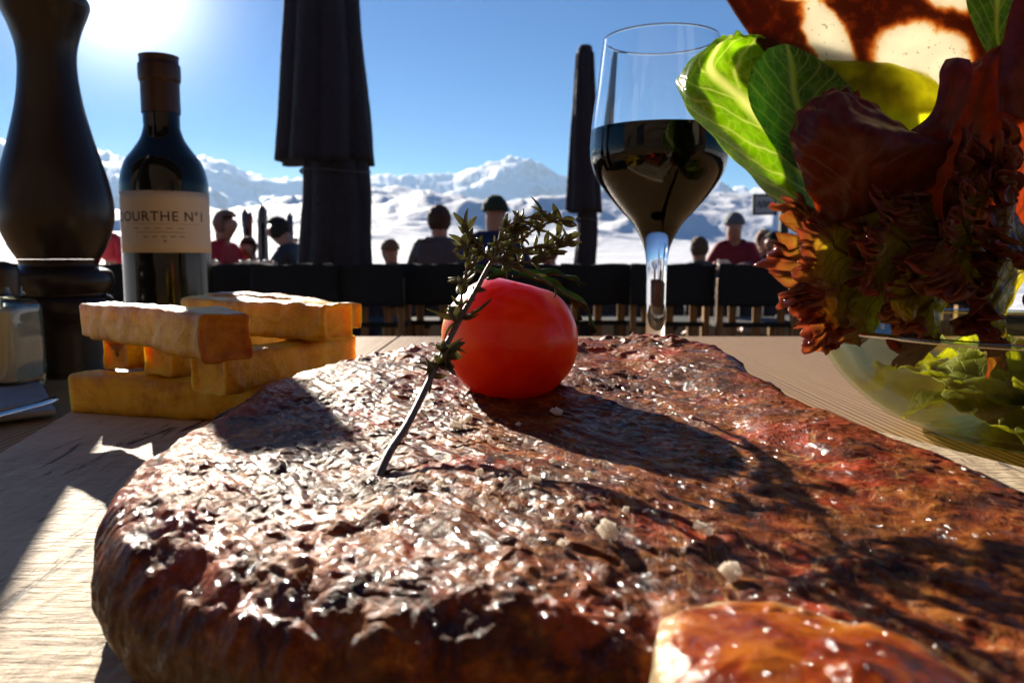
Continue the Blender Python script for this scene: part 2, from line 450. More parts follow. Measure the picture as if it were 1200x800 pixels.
bp = [(-0.205, 0.41), (0.092, 0.405), (0.26, 0.0), (-0.111, -0.02)]
vt = [bm.verts.new((x, y, ZB)) for x, y in bp]; vb = [bm.verts.new((x, y, ZT + 0.0006)) for x, y in bp]
bm.faces.new(vt[::-1]); bm.faces.new(vb)
for i in range(4): j = (i + 1) % 4; bm.faces.new((vt[i], vt[j], vb[j], vb[i]))
bmesh.ops.bevel(bm, geom=bm.edges[:], offset=0.002, segments=3, affect='EDGES')
bmesh.ops.recalc_face_normals(bm, faces=bm.faces)
tag(link('serving_board', bm, board_mat(), smooth=False), 'rough weathered wooden serving board under the steak and the fries', 'board')

# ------------------------------------------------------------------ steak
OUT = [(138, 625, .044), (138, 585, .043), (158, 540, .042), (205, 500, .041), (262, 470, .040), (330, 442, .039), (430, 417, .036), (500, 404, .034), (600, 402, .034), (690, 397, .033), (760, 391, .032), (830, 401, .032), (880, 430, .034), (940, 462, .036), (1000, 488, .037), (1060, 512, .038), (1130, 540, .040), (1200, 570, .041), (1330, 640, .042), (1500, 800, .042), (1500, 1000, .042), (1150, 1050, .042), (930, 930, .042), (860, 830, .042), (810, 765, .042), (720, 762, .043), (560, 745, .043), (420, 742, .044), (300, 712, .044), (190, 668, .044)]
op = np.array([list(G(*o))[:2] for o in OUT]); SCX, SCY = 0.012, 0.165
_a = np.arctan2(op[:, 1] - SCY, op[:, 0] - SCX); _r = np.hypot(op[:, 1] - SCY, op[:, 0] - SCX)
_o = np.argsort(_a); _a = _a[_o]; _r = _r[_o]
def s_rad(th):
    return np.interp(th, np.concatenate([_a - 2 * math.pi, _a, _a + 2 * math.pi]), np.tile(_r, 3))
def s_ztop(x, y):
    H = 0.0412 - 0.009 * sstep(0.20, 0.32, y) + 0.0015 * sstep(0.13, 0.07, y) - 0.0042 * sstep(.03, .085, x) * sstep(.10, .17, y) * (1 - sstep(.26, .32, y))
    z = CAMZ - H
    z = z + 0.0018 * fbm(x * 28 + 5, y * 28, 3, 2)
    fx = x * 0.8 + y * 0.6; fy = -x * 0.6 + y * 0.8
    wob = fbm(x * 60, y * 60, 2, 9) * 0.0016
    z = z + 0.0006 * fbm((fx + wob) * 420, (fy + wob) * 80, 3, 41)
    wx = x + .0022 * fbm(x * 150, y * 150, 2, 33); wy = y + .0022 * fbm(x * 150 + 9, y * 150, 2, 34)
    bm_ = np.clip(.12 + 1.1 * sstep(-.1, .35, fbm(x * 32 + 4, y * 32, 3, 93)) + .5 * sstep(.27, .31, y), 0, 1.2) * (1 - .55 * np.exp(-((x - .02) / .03) ** 2 - ((y - .19) / .035) ** 2))
    wfx = wx * 0.8 + wy * 0.6; wfy = -wx * 0.6 + wy * 0.8
    d1, v1 = cells(wfx * 250, wfy * 105, 3); z = z + 0.0007 * bm_ * np.clip(1 - (d1 / .8) ** 2, 0, 1) * v1 ** 2
    d2, v2 = cells(wfx * 520, wfy * 300, 8); z = z + 0.0004 * bm_ * np.clip(1 - (d2 / .8) ** 2, 0, 1) * v2
    z = z + 0.0009 * (ridged(x * 62, y * 62, 4, 77) - 0.5)
    lump = np.clip(fbm(x * 190, y * 190, 3, 55), 0, 1) ** 1.2
    rim = 1.5 * sstep(0.25, 0.31, y) + sstep(0.135, 0.10, y) * 0.4 + 0.30
    z = z + 0.0015 * lump * rim
    # seam between the eye of the steak and the cap
    sx = 0.052 + 0.12 * (0.2 - y) + 0.009 * fbm(y * 34, x * 20 + 3, 3, 4)
    z = z - 0.0018 * np.exp(-((x - sx) / 0.0045) ** 2) * sstep(0.32, 0.26, y) * (0.6 + 0.6 * fbm(y * 40, x * 40, 2, 19)) + 0.0010 * np.exp(-((x - sx - 0.012) / 0.010) ** 2)
    return z
def steak_mesh():
    nt_, nr, ns = 1500, 300, 60
    th = np.linspace(-math.pi, math.pi, nt_, endpoint=False)
    rad = s_rad(th); k = np.array([1, 4, 6, 4, 1]) / 16.0
    for _ in range(14): rad = np.convolve(np.concatenate([rad[-2:], rad, rad[:2]]), k, 'valid')
    rad = rad * (1 + 0.012 * fbm(np.cos(th) * 14 + 20, np.sin(th) * 14 + 20, 4, 8))
    co = []; edge = []
    s = np.linspace(0.0, 1, nr)[:, None] ** 0.75
    x = SCX + s * rad * np.cos(th); y = SCY + s * rad * np.sin(th)
    z = s_ztop(x, y) - 0.0060 * sstep(0.86, 1.02, s) ** 2 * (0.60 + 0.15 * fbm(x * 90, y * 90, 2, 6))
    co.append(np.stack([x, y, z], -1).reshape(-1, 3)); edge.append((s + 0 * x).ravel())
    xr, yr, zr = x[-1], y[-1], z[-1]
    for i in range(1, ns + 1):
        t = i / ns
        bul = 0.0042 * math.sin(math.pi * min(t * 1.05, 1)) ** 0.8 - 0.001 * t
        nn = fbm(th * 60, np.full_like(th, t * 9), 4, 61) * 0.0004 * math.sin(math.pi * t) + ridged(th * 22, np.full_like(th, t * 2), 2, 88) * 0.0008 * math.sin(math.pi * t)
        r2 = rad + bul + nn
        zz = zr + (ZB - 0.0005 - zr) * t
        co.append(np.stack([SCX + r2 * np.cos(th), SCY + r2 * np.sin(th), zz], -1)); edge.append(np.full(nt_, 1 + t))
    co.append(np.stack([SCX + rad * .2 * np.cos(th), SCY + rad * .2 * np.sin(th), zz], -1)); edge.append(np.full(nt_, 2))
    return grid_mesh('steak', np.concatenate(co), nr + ns + 1, nt_, wrap_v=True, uv=False, attrs={'edge': np.concatenate(edge)})
def steak_mat(name='grilled_meat', fat=False):
    m = N(name); c = m.n('TexCoord').outputs['Object']
    e = m.attr('edge')
    fibv = m.pos((1.0, 0.28, 1), (0, 0, R(-37)))
    big = m.noise(38, c, 4, 0.6, 0.6); med = m.noise(130, c, 6, 0.65, 0.4); fib = m.noise(520, fibv, 5, 0.65, 0.5); fine = m.noise(900, c, 4, 0.6)
    if not fat:
        col = m.ramp(m.math('ADD', m.math('MULTIPLY', med, 0.62), m.math('MULTIPLY', fib, 0.38)),
                     [(0.37, (0.024, 0.005, 0.001)), (0.46, (0.15, 0.030, 0.003)), (0.56, (0.29, 0.083, 0.009)), (0.69, (0.52, 0.235, 0.045))])
        red = m.mix(m.ramp(big, [(0.52, 0.0), (0.66, 1.0)]), col, m.mix(fib, (0.18, 0.009, 0.002), (0.52, 0.075, 0.010)))
        char = m.ramp(m.noise(55, c, 5, 0.7, 1.0), [(0.43, 1.0), (0.53, 0.0)])
        col = m.mix(m.math('MULTIPLY', char, 0.7), red, (0.030, 0.010, 0.005))
        mv = m.noise(48, m.pos((1, .45, 1), (0, 0, R(-30))), 4, .55, 2.5)
        marb = m.ramp(m.math('ABSOLUTE', m.math('SUBTRACT', mv, .5)), [(0.0, 1.0), (0.008, .8), (0.020, 0.0)])
        col = m.mix(m.math('MULTIPLY', marb, m.math('MULTIPLY', m.ramp(big, [(.46, 0.0), (.6, .6)]), m.ramp(e, [(.90, 1.0), (.97, 0.0)]))), col, (0.50, 0.28, 0.10))
        rimf = m.math('MULTIPLY', m.ramp(m.math('ABSOLUTE', m.math('SUBTRACT', e, 0.93)), [(0.05, 1.0), (0.12, 0.0)]), m.ramp(m.noise(90, c, 4), [(0.47, 0.0), (0.55, 1.0)]))
        col = m.mix(rimf, col, (0.30, 0.055, 0.008))
        side = m.ramp(e, [(0.5, 0.0), (1.0, 1.0)])
        side = m.ramp(m.math('SUBTRACT', e, 1.0), [(0.10, 0.0), (0.35, 1.0)])
        scol = m.ramp(m.math('ADD', m.math('MULTIPLY', med, 0.5), m.math('MULTIPLY', fib, 0.5)), [(0.35, (0.06, 0.028, 0.009)), (0.65, (0.15, 0.085, 0.032))])
        col = m.mix(side, col, scol)
        ro = m.ramp(fib, [(0.3, 0.45), (0.7, 0.7)])
    else:
        col = m.ramp(m.math('ADD', m.math('MULTIPLY', big, 0.5), m.math('MULTIPLY', med, 0.5)),
                     [(0.38, (0.05, 0.006, 0.001)), (0.46, (0.26, 0.035, 0.003)), (0.54, (0.48, 0.13, 0.008)), (0.68, (0.58, 0.29, 0.05))])
        col = m.mix(m.ramp(m.math('ADD', e, m.math('MULTIPLY', m.math('SUBTRACT', med, 0.5), 0.35)), [(0.90, 0.0), (1.08, 1.0)]), col, (0.62, 0.48, 0.28))
        ro = m.ramp(fib, [(0.3, 0.10), (0.7, 0.25)])
    h = m.math('ADD', m.math('MULTIPLY', med, 0.9 if not fat else 0.5), m.math('ADD', m.math('MULTIPLY', fib, 0.32 if not fat else 0.12), m.math('MULTIPLY', fine, 0.07)))
    nb = m.bump(h, 0.7, 0.0016)
    vo = m.n('TexVoronoi', feature='SMOOTH_F1'); vo.inputs['Scale'].default_value = 480; vo.inputs['Smoothness'].default_value = .6
    dist_ = m.n('VectorMath', operation='ADD'); m.t.links.new(c, dist_.inputs[0]); nzz = m.n('TexNoise'); nzz.inputs['Scale'].default_value = 160; m.t.links.new(c, nzz.inputs['Vector'])
    sc_ = m.n('VectorMath', operation='SCALE'); sc_.inputs['Scale'].default_value = .004; m.t.links.new(nzz.outputs['Color'], sc_.inputs[0]); m.t.links.new(sc_.outputs[0], dist_.inputs[1])
    mpv = m.n('Mapping', i_Vector=dist_.outputs[0]); mpv.inputs['Rotation'].default_value = (0, 0, R(-37)); mpv.inputs['Scale'].default_value = (1, .55, 1); m.t.links.new(mpv.outputs[0], vo.inputs['Vector'])
    bead = m.math('MULTIPLY', vo.outputs['Distance'], m.math('MULTIPLY', m.ramp(m.noise(42, c, 3), [(0.44, .15), (0.60, 1.0)]), -1.1))
    m.set(Base_Color=col, Roughness=ro, Normal=nb, Specular_IOR_Level=0.06, Coat_Weight=0.36 if not fat else .5, Coat_IOR=1.28, Coat_Roughness=0.085, Coat_Tint=(1, .93, .82, 1), Coat_Normal=m.bump(m.math('ADD', bead, m.math('ADD', m.math('MULTIPLY', fib, 0.25), m.math('MULTIPLY', m.noise(95, c, 2), 1.5))), 0.9, 0.0022),
          Subsurface_Weight=0.10 if not fat else 0.2, Subsurface_Scale=0.003, Subsurface_Radius=(1.0, 0.35, 0.2))
    return m.m
steak = empty('grilled_steak', (0, 0, 0), 'large glistening grilled steak with a browned crust filling the foreground of the board', 'steak')
link('meat', steak_mesh(), steak_mat(), steak)
def fat_mesh():
    pts = [G(*q) for q in [(772, 735, .0395), (778, 700, .0395), (850, 680, .039), (950, 690, .039), (1060, 720, .039), (1180, 790, .039), (1350, 950, .039), (1300, 1150, .040), (1000, 1150, .040), (860, 950, .040), (795, 800, .040)]]
    a = np.array([(p.x, p.y) for p in pts]); cx, cy = G(980, 830, .040).x, G(980, 830, .040).y
    an = np.arctan2(a[:, 1] - cy, a[:, 0] - cx); rr = np.hypot(a[:, 1] - cy, a[:, 0] - cx); o = np.argsort(an); an = an[o]; rr = rr[o]
    n, nr = 700, 200; th = np.linspace(-math.pi, math.pi, n, endpoint=False)
    rad = np.interp(th, np.concatenate([an - 2 * math.pi, an, an + 2 * math.pi]), np.tile(rr, 3)); k = np.array([1, 4, 6, 4, 1]) / 16.0
    for _ in range(12): rad = np.convolve(np.concatenate([rad[-2:], rad, rad[:2]]), k, 'valid')
    co = []; ed = []
    for i in range(nr + 1):
        if i <= 150:
            s = i / 150; x = cx + s * rad * np.cos(th); y = cy + s * rad * np.sin(th)
            z = CAMZ - 0.0386 + 0.0008 * fbm(x * 60, y * 60, 3, 12) + 0.0022 * np.clip(fbm(x * 120, y * 120, 3, 15), 0, 1) + 0.0010 * (ridged(x * 70, y * 70, 3, 5) - .5) - 0.0035 * s ** 4
            e = s
        else:
            t = (i - 150) / 50; r2 = rad + 0.002 * math.sin(math.pi * t * 0.8)
            x = cx + r2 * np.cos(th); y = cy + r2 * np.sin(th); z = zl - t * 0.02; e = 1 + t
        if i == 150: zl = z.copy()
        co.append(np.stack([x, y, z], -1)); ed.append(np.full(n, e))
    return grid_mesh('fat', np.concatenate(co), nr + 1, n, wrap_v=True, uv=False, attrs={'edge': np.concatenate(ed)})
fo = link('fat_rim', fat_mesh(), steak_mat('grilled_fat', True), steak); fo['label'] = 'translucent amber lobe of grilled fat at the near edge'

def sz(x, y): return float(s_ztop(np.array([x]), np.array([y]))[0])
def on_steak(px, py):
    H = 0.042
    for _ in range(6):
        p = G(px, py, H); H = CAMZ - sz(p.x, p.y)
    return Vector((p.x, p.y, sz(p.x, p.y)))

# salt flakes
salt_m = N('salt_crystal'); salt_m.set(Base_Color=(0.95, 0.92, 0.85), Roughness=0.2, Specular_IOR_Level=0.8)
str_ = salt_m.n('BsdfTranslucent'); str_.inputs[0].default_value = (1, .95, .86, 1); smx = salt_m.n('MixShader'); smx.inputs[0].default_value = .7
salt_m.t.links.new(salt_m.b.outputs[0], smx.inputs[1]); salt_m.t.links.new(str_.outputs[0], smx.inputs[2]); salt_m.surf(smx.outputs[0])
SALT = [(690, 560, 6, 'pale crumb alone on the shaded meat right of the lit streak'), (612, 585, 5, 'crumb just under the lit streak, left of the two loose ones'), (660, 640, 7, 'salt crumb lower left of the tallest crystal'), (505, 600, 6, 'salt crumb nearest the crust below the thyme foot'), (652, 488, 9, 'lone square salt flake just right of the tomato base'), (549, 493, 8, 'salt flake beside the lower left of the tomato'), (536, 505, 9, 'pale salt crumb right of the lower thyme tuft'),
        (574, 545, 8, None), (586, 523, 5, None), (573, 521, 5, None), (598, 545, 6, None), (562, 558, 6, None), (628, 568, 9, 'blocky salt crystal in the lit streak below the tomato'), (619, 524, 6, None), (647, 543, 5, None), (518, 570, 8, 'salt crystal just right of where the thyme stem meets the meat'), (543, 566, 6, None), (670, 590, 6, None),
        (713, 632, 16, 'tallest salt crystal in the middle of the near meat'), (733, 603, 7, None), (757, 600, 6, None), (822, 628, 15, 'rough salt crystal left of the amber fat seam'), (857, 680, 18, 'big white slab of salt lying at the back edge of the fat'), (690, 612, 7, None), (600, 596, 5, None), (640, 612, 5, None), (556, 600, 6, None), (608, 500, 5, None)]
SL = ['salt crumb in the lit streak below the middle of the tomato', 'small salt crumb left of the middle of the lit streak', 'smallest crumb touching its neighbour in the lit streak', 'salt crumb just right of the crumb pair in the lit streak',
      'salt crumb at the near end of the crumb pair', 'flat salt crumb close under the tomato to its right', 'tiny salt crumb in the tomato shadow above the blocky crystal', 'salt crumb right of the thyme stem foot', 'salt crumb on the shaded meat right of the blocky crystal',
      'salt crumb upper left of the rough flake by the fat seam', 'salt crumb touching the rough flake by the fat seam', 'small crumb just left above the tallest crystal', 'salt crumb midway between thyme foot and tallest crystal', 'small crumb left of the tallest crystal', 'salt crumb nearest the near crust, below the thyme foot', 'tiny crumb right under the tomato base']
for i, (px, py, w, lab) in enumerate(SALT):
    p = on_steak(px, py); d = p.y; r = w / F * d * 0.72
    bm = bmesh.new(); rot = Matrix.Rotation(random.uniform(-.6, .6), 3, 'X') @ Matrix.Rotation(random.uniform(-.6, .6), 3, 'Y') @ Matrix.Rotation(random.uniform(0, 3), 3, 'Z')
    for k in range(3 if w > 7 else 2):
        box_bm(bm, (random.uniform(-.5, .5) * r, random.uniform(-.5, .5) * r, random.uniform(0, .5) * r), (r * random.uniform(1.0, 1.9), r * random.uniform(.8, 1.5), r * random.uniform(.5, 1.0)), rot @ Matrix.Rotation(random.uniform(-.7, .7), 3, 'Z'), bevel=r * 0.12)
    for v in bm.verts: v.co += Vector((random.uniform(-1, 1), random.uniform(-1, 1), random.uniform(-1, 1))) * r * 0.12
    o = link('salt_flake', bm, salt_m.m, smooth=False, loc=p + Vector((0, 0, r * 0.45 + .0003)))
    tag(o, lab or SL.pop(0), 'salt flake', 'coarse salt flakes on the steak')

# ------------------------------------------------------------------ tomato
def tomato():
    t = empty('cherry_tomato', P(600, 470, 0.235), 'shiny red roasted cherry tomato sitting on the steak behind the thyme stem', 'tomato')
    m = N('tomato_skin'); c = m.n('TexCoord').outputs['Object']
    n1 = m.noise(60, c, 3); n2 = m.noise(500, c, 3)
    col = m.mix(m.ramp(n1, [(0.35, 0.0), (0.7, 1.0)]), (0.78, 0.018, 0.002), (0.88, 0.07, 0.004))
    blist = m.attr('blister'); col = m.mix(blist, col, (0.95, 0.42, 0.12))
    m.set(Base_Color=col, Roughness=m.math('ADD', m.math('MULTIPLY', blist, 0.2), 0.28), Specular_IOR_Level=0.3, Coat_Weight=0.15, Coat_Roughness=0.06, Subsurface_Weight=0.7, Subsurface_Scale=0.03, Subsurface_Radius=(1.0, 0.16, 0.03),
          Normal=m.bump(m.math('ADD', m.math('ADD', m.math('MULTIPLY', n2, 0.25), m.math('MULTIPLY', m.noise(110, c, 4), 1.2)), m.math('MULTIPLY', m.math('MULTIPLY', m.noise(260, c, 4), blist), 1.5)), 0.5, 0.0006))
    nu, nv = 90, 140
    ph = np.linspace(0.001, math.pi - 0.001, nu)[:, None]; th = np.linspace(0, 2 * math.pi, nv, endpoint=False)[None, :]
    r = 0.0202
    x = np.sin(ph) * np.cos(th); y = np.sin(ph) * np.sin(th); z = np.cos(ph) + 0 * th
    # dimple at the stalk end, slight lobes, flatter base
    rr = r * (1 - 0.16 * np.exp(-(ph / 0.34) ** 2) + 0.012 * np.cos(5 * th) * np.sin(ph) ** 2 + 0.012 * fbm(x * 1.5 + 4, z * 1.5 + y, 3, 3))
    rr = rr * np.where(z < 0, 1 + 0.03 * z, 1)
    X = x * rr; Y = y * rr; Z = z * rr * 0.95
    rotm = Matrix.Rotation(R(14), 3, 'Y')
    co = np.stack([X, Y, Z], -1).reshape(-1, 3) @ np.array(rotm).T
    bl = np.exp(-(((co[:, 0] + 0.018) / 0.007) ** 2 + ((co[:, 2] - 0.004) / 0.011) ** 2)) * (0.8 + 0.5 * fbm(co[:, 2] * 300, co[:, 1] * 300, 3, 3))
    co[:, 0] -= bl * 0.0006
    cpos = P(597, 398, 0.237)
    o = link('skin', grid_mesh('t', co, nu, nv, wrap_v=True, uv=False, attrs={'blister': np.clip(bl, 0, 1)}), m.m, t)
    o.location = cpos - t.location
    # calyx: green sepals draped over the top right
    cm = leafy('tomato_sepal', (0.05, 0.075, 0.02), (0.12, 0.15, 0.05), (0.10, 0.17, 0.03), veins=False, rough=0.45)
    seps = [[(572, 328, .222), (610, 322, .219), (650, 340, .219), (683, 362, .224), (692, 390, .226)],
            [(600, 325, .225), (640, 322, .226), (668, 328, .222), (680, 336, .22)],
            [(590, 326, .226), (570, 318, .224), (552, 324, .221), (540, 332, .220)],
            [(604, 320, .232), (640, 330, .24), (668, 352, .243), (676, 376, .246)]]
    for s in seps:
        pp = catmull([tuple(P(*q)) for q in s], 24); bw = []
        cc = np.array(cpos); nv2 = 7
        rows = []
        for i, q in enumerate(pp):
            tt = i / 23; w = 0.0021 * (math.sin(math.pi * (tt * 0.93 + 0.07)) ** 0.7) * (1 - 0.55 * tt)
            tg = Vector(pp[min(i + 1, 23)] - pp[max(i - 1, 0)]).normalized(); nn = Vector(q - cc).normalized(); sd = tg.cross(nn).normalized()
            for k in range(nv2):
                a = (k / (nv2 - 1) - 0.5) * 2
                rows.append(Vector(q) + sd * w * a + nn * (0.0007 + 0.0008 * (a * a) + 0.0004 * math.sin(i * 0.9 + k)))
        me = grid_mesh('s', np.array([tuple(v - t.location) for v in rows]), 24, nv2)
        so_ = link('sepal', me, cm, t); md = so_.modifiers.new('s', 'SOLIDIFY'); md.thickness = 0.00035
    bm = bmesh.new(); tube_bm(bm, [tuple(P(*q) - t.location) for q in [(604, 324, .232), (606, 316, .232), (611, 309, .231)]], [.0011, .0009, .0011], 8, sub=3)
    link('stalk', bm, cm, t)
tomato()

# ------------------------------------------------------------------ thyme sprig
def thyme():
    b = on_steak(437, 562)
    t = empty('thyme_sprig', b, 'woody thyme sprig stuck in the steak and leaning across the tomato', 'herb sprig')
    sm = N('thyme_stem'); sm.set(Base_Color=sm.mix(sm.noise(700), (0.07, 0.045, 0.03), (0.20, 0.16, 0.12)), Roughness=0.5, Normal=sm.bump(sm.noise(1500), 0.5, 0.0003))
    lm = leafy('thyme_leaf', (0.22, 0.21, 0.14), (0.1, 0.13, 0.06), (0.30, 0.30, 0.14), veins=False, rough=0.42, mott=400)
    bm = bmesh.new(); lb = bmesh.new()
    K = 0.93
    main = [b + Vector((0, 0, -0.003)), P(455, 532, .155), P(478, 496, .166), P(500, 452, .178), P(520, 410, .188), P(540, 372, .195), P(557, 342, .200), P(571, 315, .205), P(577, 306, .206)]
    tube_bm(bm, main, [.0009, .0009, .00085, .0008, .0008, .00075, .0007, .0006, .0006], 8, sub=5)
    br = [
        [(577, 306, .206), (590, 300, .208), (602, 286, .210), (622, 272, .211), (640, 262, .213), (658, 258, .214)],
        [(577, 306, .206), (582, 290, .206), (592, 268, .207), (615, 256, .208), (636, 252, .21)],
        [(577, 306, .206), (566, 296, .204), (556, 284, .203), (548, 270, .202)],
        [(540, 372, .195), (541, 345, .197), (547, 315, .198), (545, 290, .199)],
        [(577, 306, .206), (610, 308, .209), (634, 302, .212), (655, 290, .214)],
        [(590, 300, .208), (612, 292, .210), (640, 288, .213), (662, 282, .215)],
        [(590, 300, .208), (618, 318, .212), (640, 330, .214), (656, 340, .216), (676, 352, .218)],
        [(602, 286, .210), (600, 270, .211), (612, 262, .211)]]
    def leaf(p, dr, L, w, curl):
        dr = dr.normalized(); side = dr.cross(Vector((random.uniform(-1, 1), random.uniform(-1, 1), random.uniform(-1, 1)))).normalized(); nn = side.cross(dr)
        prev = None
        for i in range(8):
            s = i / 7; ww = w * (math.sin(math.pi * min(s * 0.9 + 0.07, 1)) ** 0.8) * (1 if s < .98 else .3)
            c = p + dr * L * s + nn * curl * L * s * s
            row = [lb.verts.new(c - side * ww + nn * ww * .45), lb.verts.new(c - nn * ww * .15), lb.verts.new(c + side * ww + nn * ww * .45), lb.verts.new(c - nn * ww * .15 - nn * 0.0003)]
            if prev:
                for a, c2 in ((0, 1), (1, 2), (2, 3), (3, 0)): lb.faces.new((prev[a], prev[c2], row[c2], row[a]))
            else: lb.faces.new(row[::-1])
            prev = row
        lb.faces.new(prev)
    def tuft(p, tg, n, L, spread=1.0):
        for k in range(n):
            rd = Vector((random.uniform(-1, 1), random.uniform(-.8, .8), random.uniform(-.9, .9)))
            leaf(p, tg * 0.7 + rd * spread, L * random.uniform(.45, .85), L * random.uniform(.10, .16), random.uniform(-.7, .7))
    for bi, q in enumerate(br):
        pp = [P(*z) for z in q]; tube_bm(bm, pp, np.linspace(.00045, .00028, len(pp)), 6, sub=4)
        cc = catmull([tuple(z) for z in pp], 7 if bi != 6 else 4)
        for i in range(1, len(cc)):
            tg = Vector(cc[i] - cc[i - 1]).normalized(); tuft(Vector(cc[i]), tg, 5 if bi != 6 else 2, .0056 if i < len(cc) - 1 else .0068)
    for (q, n, L) in [((540, 372, .195), 4, .007), ((535, 378, .193), 3, .006), ((521, 416, .186), 9, .0060), ((514, 428, .184), 9, .0065), ((506, 440, .182), 8, .0065), ((526, 410, .186), 6, .0060), ((577, 306, .206), 5, .007), ((559, 340, .2), 3, .005)]:
        tuft(P(*q), Vector((.3, 0, .6)), n, L)
    leaf(P(540, 372, .195), RGT * -1 + UPV * .12 + Vector((0, -.1, 0)), .0085, .0008, .15); leaf(P(541, 371, .195), RGT + UPV * .1, .0078, .0011, .5)
    leaf(P(475, 500, .1655), RGT * -1 + UPV * .6, .0016, .0003, .1); leaf(P(462, 521, .158), RGT + UPV * .3, .0016, .0003, .1)
    for q in (bm, lb):
        for v in q.verts: v.co -= b
    link('stem', bm, sm.m, t); link('leaves', lb, lm, t)
thyme()

# ------------------------------------------------------------------ fries
def fry_mat():
    m = N('fried_potato'); c = m.n('TexCoord').outputs['Object']
    a = m.noise(70, c, 5, 0.6); b_ = m.noise(320, c, 5, 0.65); e = m.attr('crisp')
    col = m.ramp(m.math('ADD', m.math('MULTIPLY', a, .6), m.math('MULTIPLY', b_, .4)), [(0.35, (0.58, 0.28, 0.010)), (0.5, (0.80, 0.49, 0.022)), (0.68, (0.90, 0.64, 0.05))])
    col = m.mix(m.math('MULTIPLY', e, m.ramp(a, [(0.3, 1.0), (0.7, 0.35)])), col, (0.22, 0.055, 0.012))
    m.set(Base_Color=col, Roughness=0.42, Subsurface_Weight=0.7, Subsurface_Scale=0.008, Subsurface_Radius=(1, .5, .10), Specular_IOR_Level=0.25,
          Normal=m.bump(m.math('ADD', b_, m.math('MULTIPLY', m.noise(900, c, 3), 0.35)), 0.55, 0.0012)); return m.m
FM = fry_mat()
def fry(a, b, w, h, label, seed, crisp=0.3, crisp_end=0.0, taper=0.0, bend=0.0, roll=0):
    a, b = Vector(a), Vector(b); L = (b - a).length; dr = (b - a).normalized(); sd = Vector((0, 0, 1)).cross(dr).normalized(); up = dr.cross(sd)
    nu, nv = 70, 56; co = []; cr = []
    nose = 10
    for i in range(nu):
        if i < nose: s = 0; k = i / nose
        elif i >= nu - nose: s = 1; k = (nu - 1 - i) / nose
        else: s = (i - nose) / (nu - 1 - 2 * nose); k = 1
        kk = 0.02 + 0.98 * min(1, k)
        ins = (1 - math.sqrt(max(0, 1 - (max(0, k - .75) / .25 - 1) ** 2)) if k < 1 and k > .75 else (1 if k <= .75 else 0)) * 0.0009
        for j in range(nv):
            th = 2 * math.pi * (j + .5) / nv; p = 13.0
            rr = (abs(math.cos(th)) ** p + abs(math.sin(th)) ** p) ** (-1 / p)
            x, z = rr * math.cos(th), rr * math.sin(th)
            tp = (1 - taper * s) * (1 + .05 * math.sin(s * 4 + seed * 1.7))
            q = a + dr * (s * L + (-1 if s < .5 else 1) * (-ins if True else 0)) * 1.0 + sd * x * kk * w / 2 * tp + up * (z * kk * h / 2 * tp + bend * math.sin(math.pi * s))
            co.append(tuple(q)); ce = max(0, abs(x * z) * min(1, kk * kk * 1.0) - .50) * 1.9
            cr.append(min(1, ce * .45 + crisp * (.35 + ce) + crisp_end * sstep(.75, 1.0, s) + (crisp * 1.1 if z > .9 and crisp > .5 else 0)))
    co = np.array(co); n_ = fbm(co[:, 0] * 160 + seed * 9, co[:, 1] * 160 + co[:, 2] * 130, 4, seed)
    n2 = fbm(co[:, 0] * 60 + seed * 5 + co[:, 2] * 40, co[:, 1] * 60, 2, seed + 9)
    ctr = np.array(a)[None, :] + np.outer(np.clip((co - np.array(a)) @ np.array(dr), 0, L), np.array(dr)); out = co - ctr; out /= np.maximum(np.linalg.norm(out, axis=1, keepdims=True), 1e-6)
    co = co + out * (n_ * .0009 + n2 * .0012)[:, None]
    org = (a + b) / 2
    me = grid_mesh('fry', co - np.array(org), nu, nv, wrap_v=True, uv=False, attrs={'crisp': np.array(cr)})
    bmx = bmesh.new(); bmx.from_mesh(me)
    bmx.verts.ensure_lookup_table()
    bmx.faces.new([bmx.verts[j] for j in range(nv)][::-1]); bmx.faces.new([bmx.verts[(nu - 1) * nv + j] for j in range(nv)])
    bmx.to_mesh(me); bmx.free()
    o = link('potato_fry', me, FM, loc=org); tag(o, label, 'fry', 'fries stacked on the board')
z1, z2, z3 = ZB + .0077, ZB + .0230, ZB + .0383
def XY(x, y, z): return (x, y, z)
fry((-.182, .336, z1), (-.065, .300, z1), .016, .0152, 'lowest fry of the pile, lying nearest the viewer along the board', 1, .15)
fry((-.160, .385, z1), (-.070, .352, z1), .016, .0152, 'bottom fry at the back right of the pile', 2, .4)
fry((-.150, .365, z1), (-.070, .342, z1), .015, .0150, 'bottom fry in the middle, mostly hidden by the other fries', 14, .3)
fry((-.170, .339, z2), (-.145, .420, z2), .0145, .0148, 'dark orange fry end at the far left of the middle layer', 3, .95, 0)
fry((-.146, .325, z2), (-.118, .400, z2), .0150, .0148, 'short pale fry end in the middle layer beside the orange one', 4, .15)
fry((-.110, .285, z2), (-.076, .352, z2), .0170, .0150, 'long fry of the middle layer running back to the right from its square end', 5, .25)
fry((-.175, .337, z3), (-.094, .262, z3), .0165, .0150, 'top left fry with a browned end and a bright crinkled top', 6, .3, .85, bend=.0008)
fry((-.150, .377, z3), (-.070, .320, z3), .0155, .0150, 'bright yellow top fry right of the browned one', 7, .2)
fry((-.150, .405, z3), (-.070, .350, z3), .0150, .0155, 'curved golden fry at the back right of the top layer, with a pointed end', 8, .8, .3, taper=.35, bend=.002)

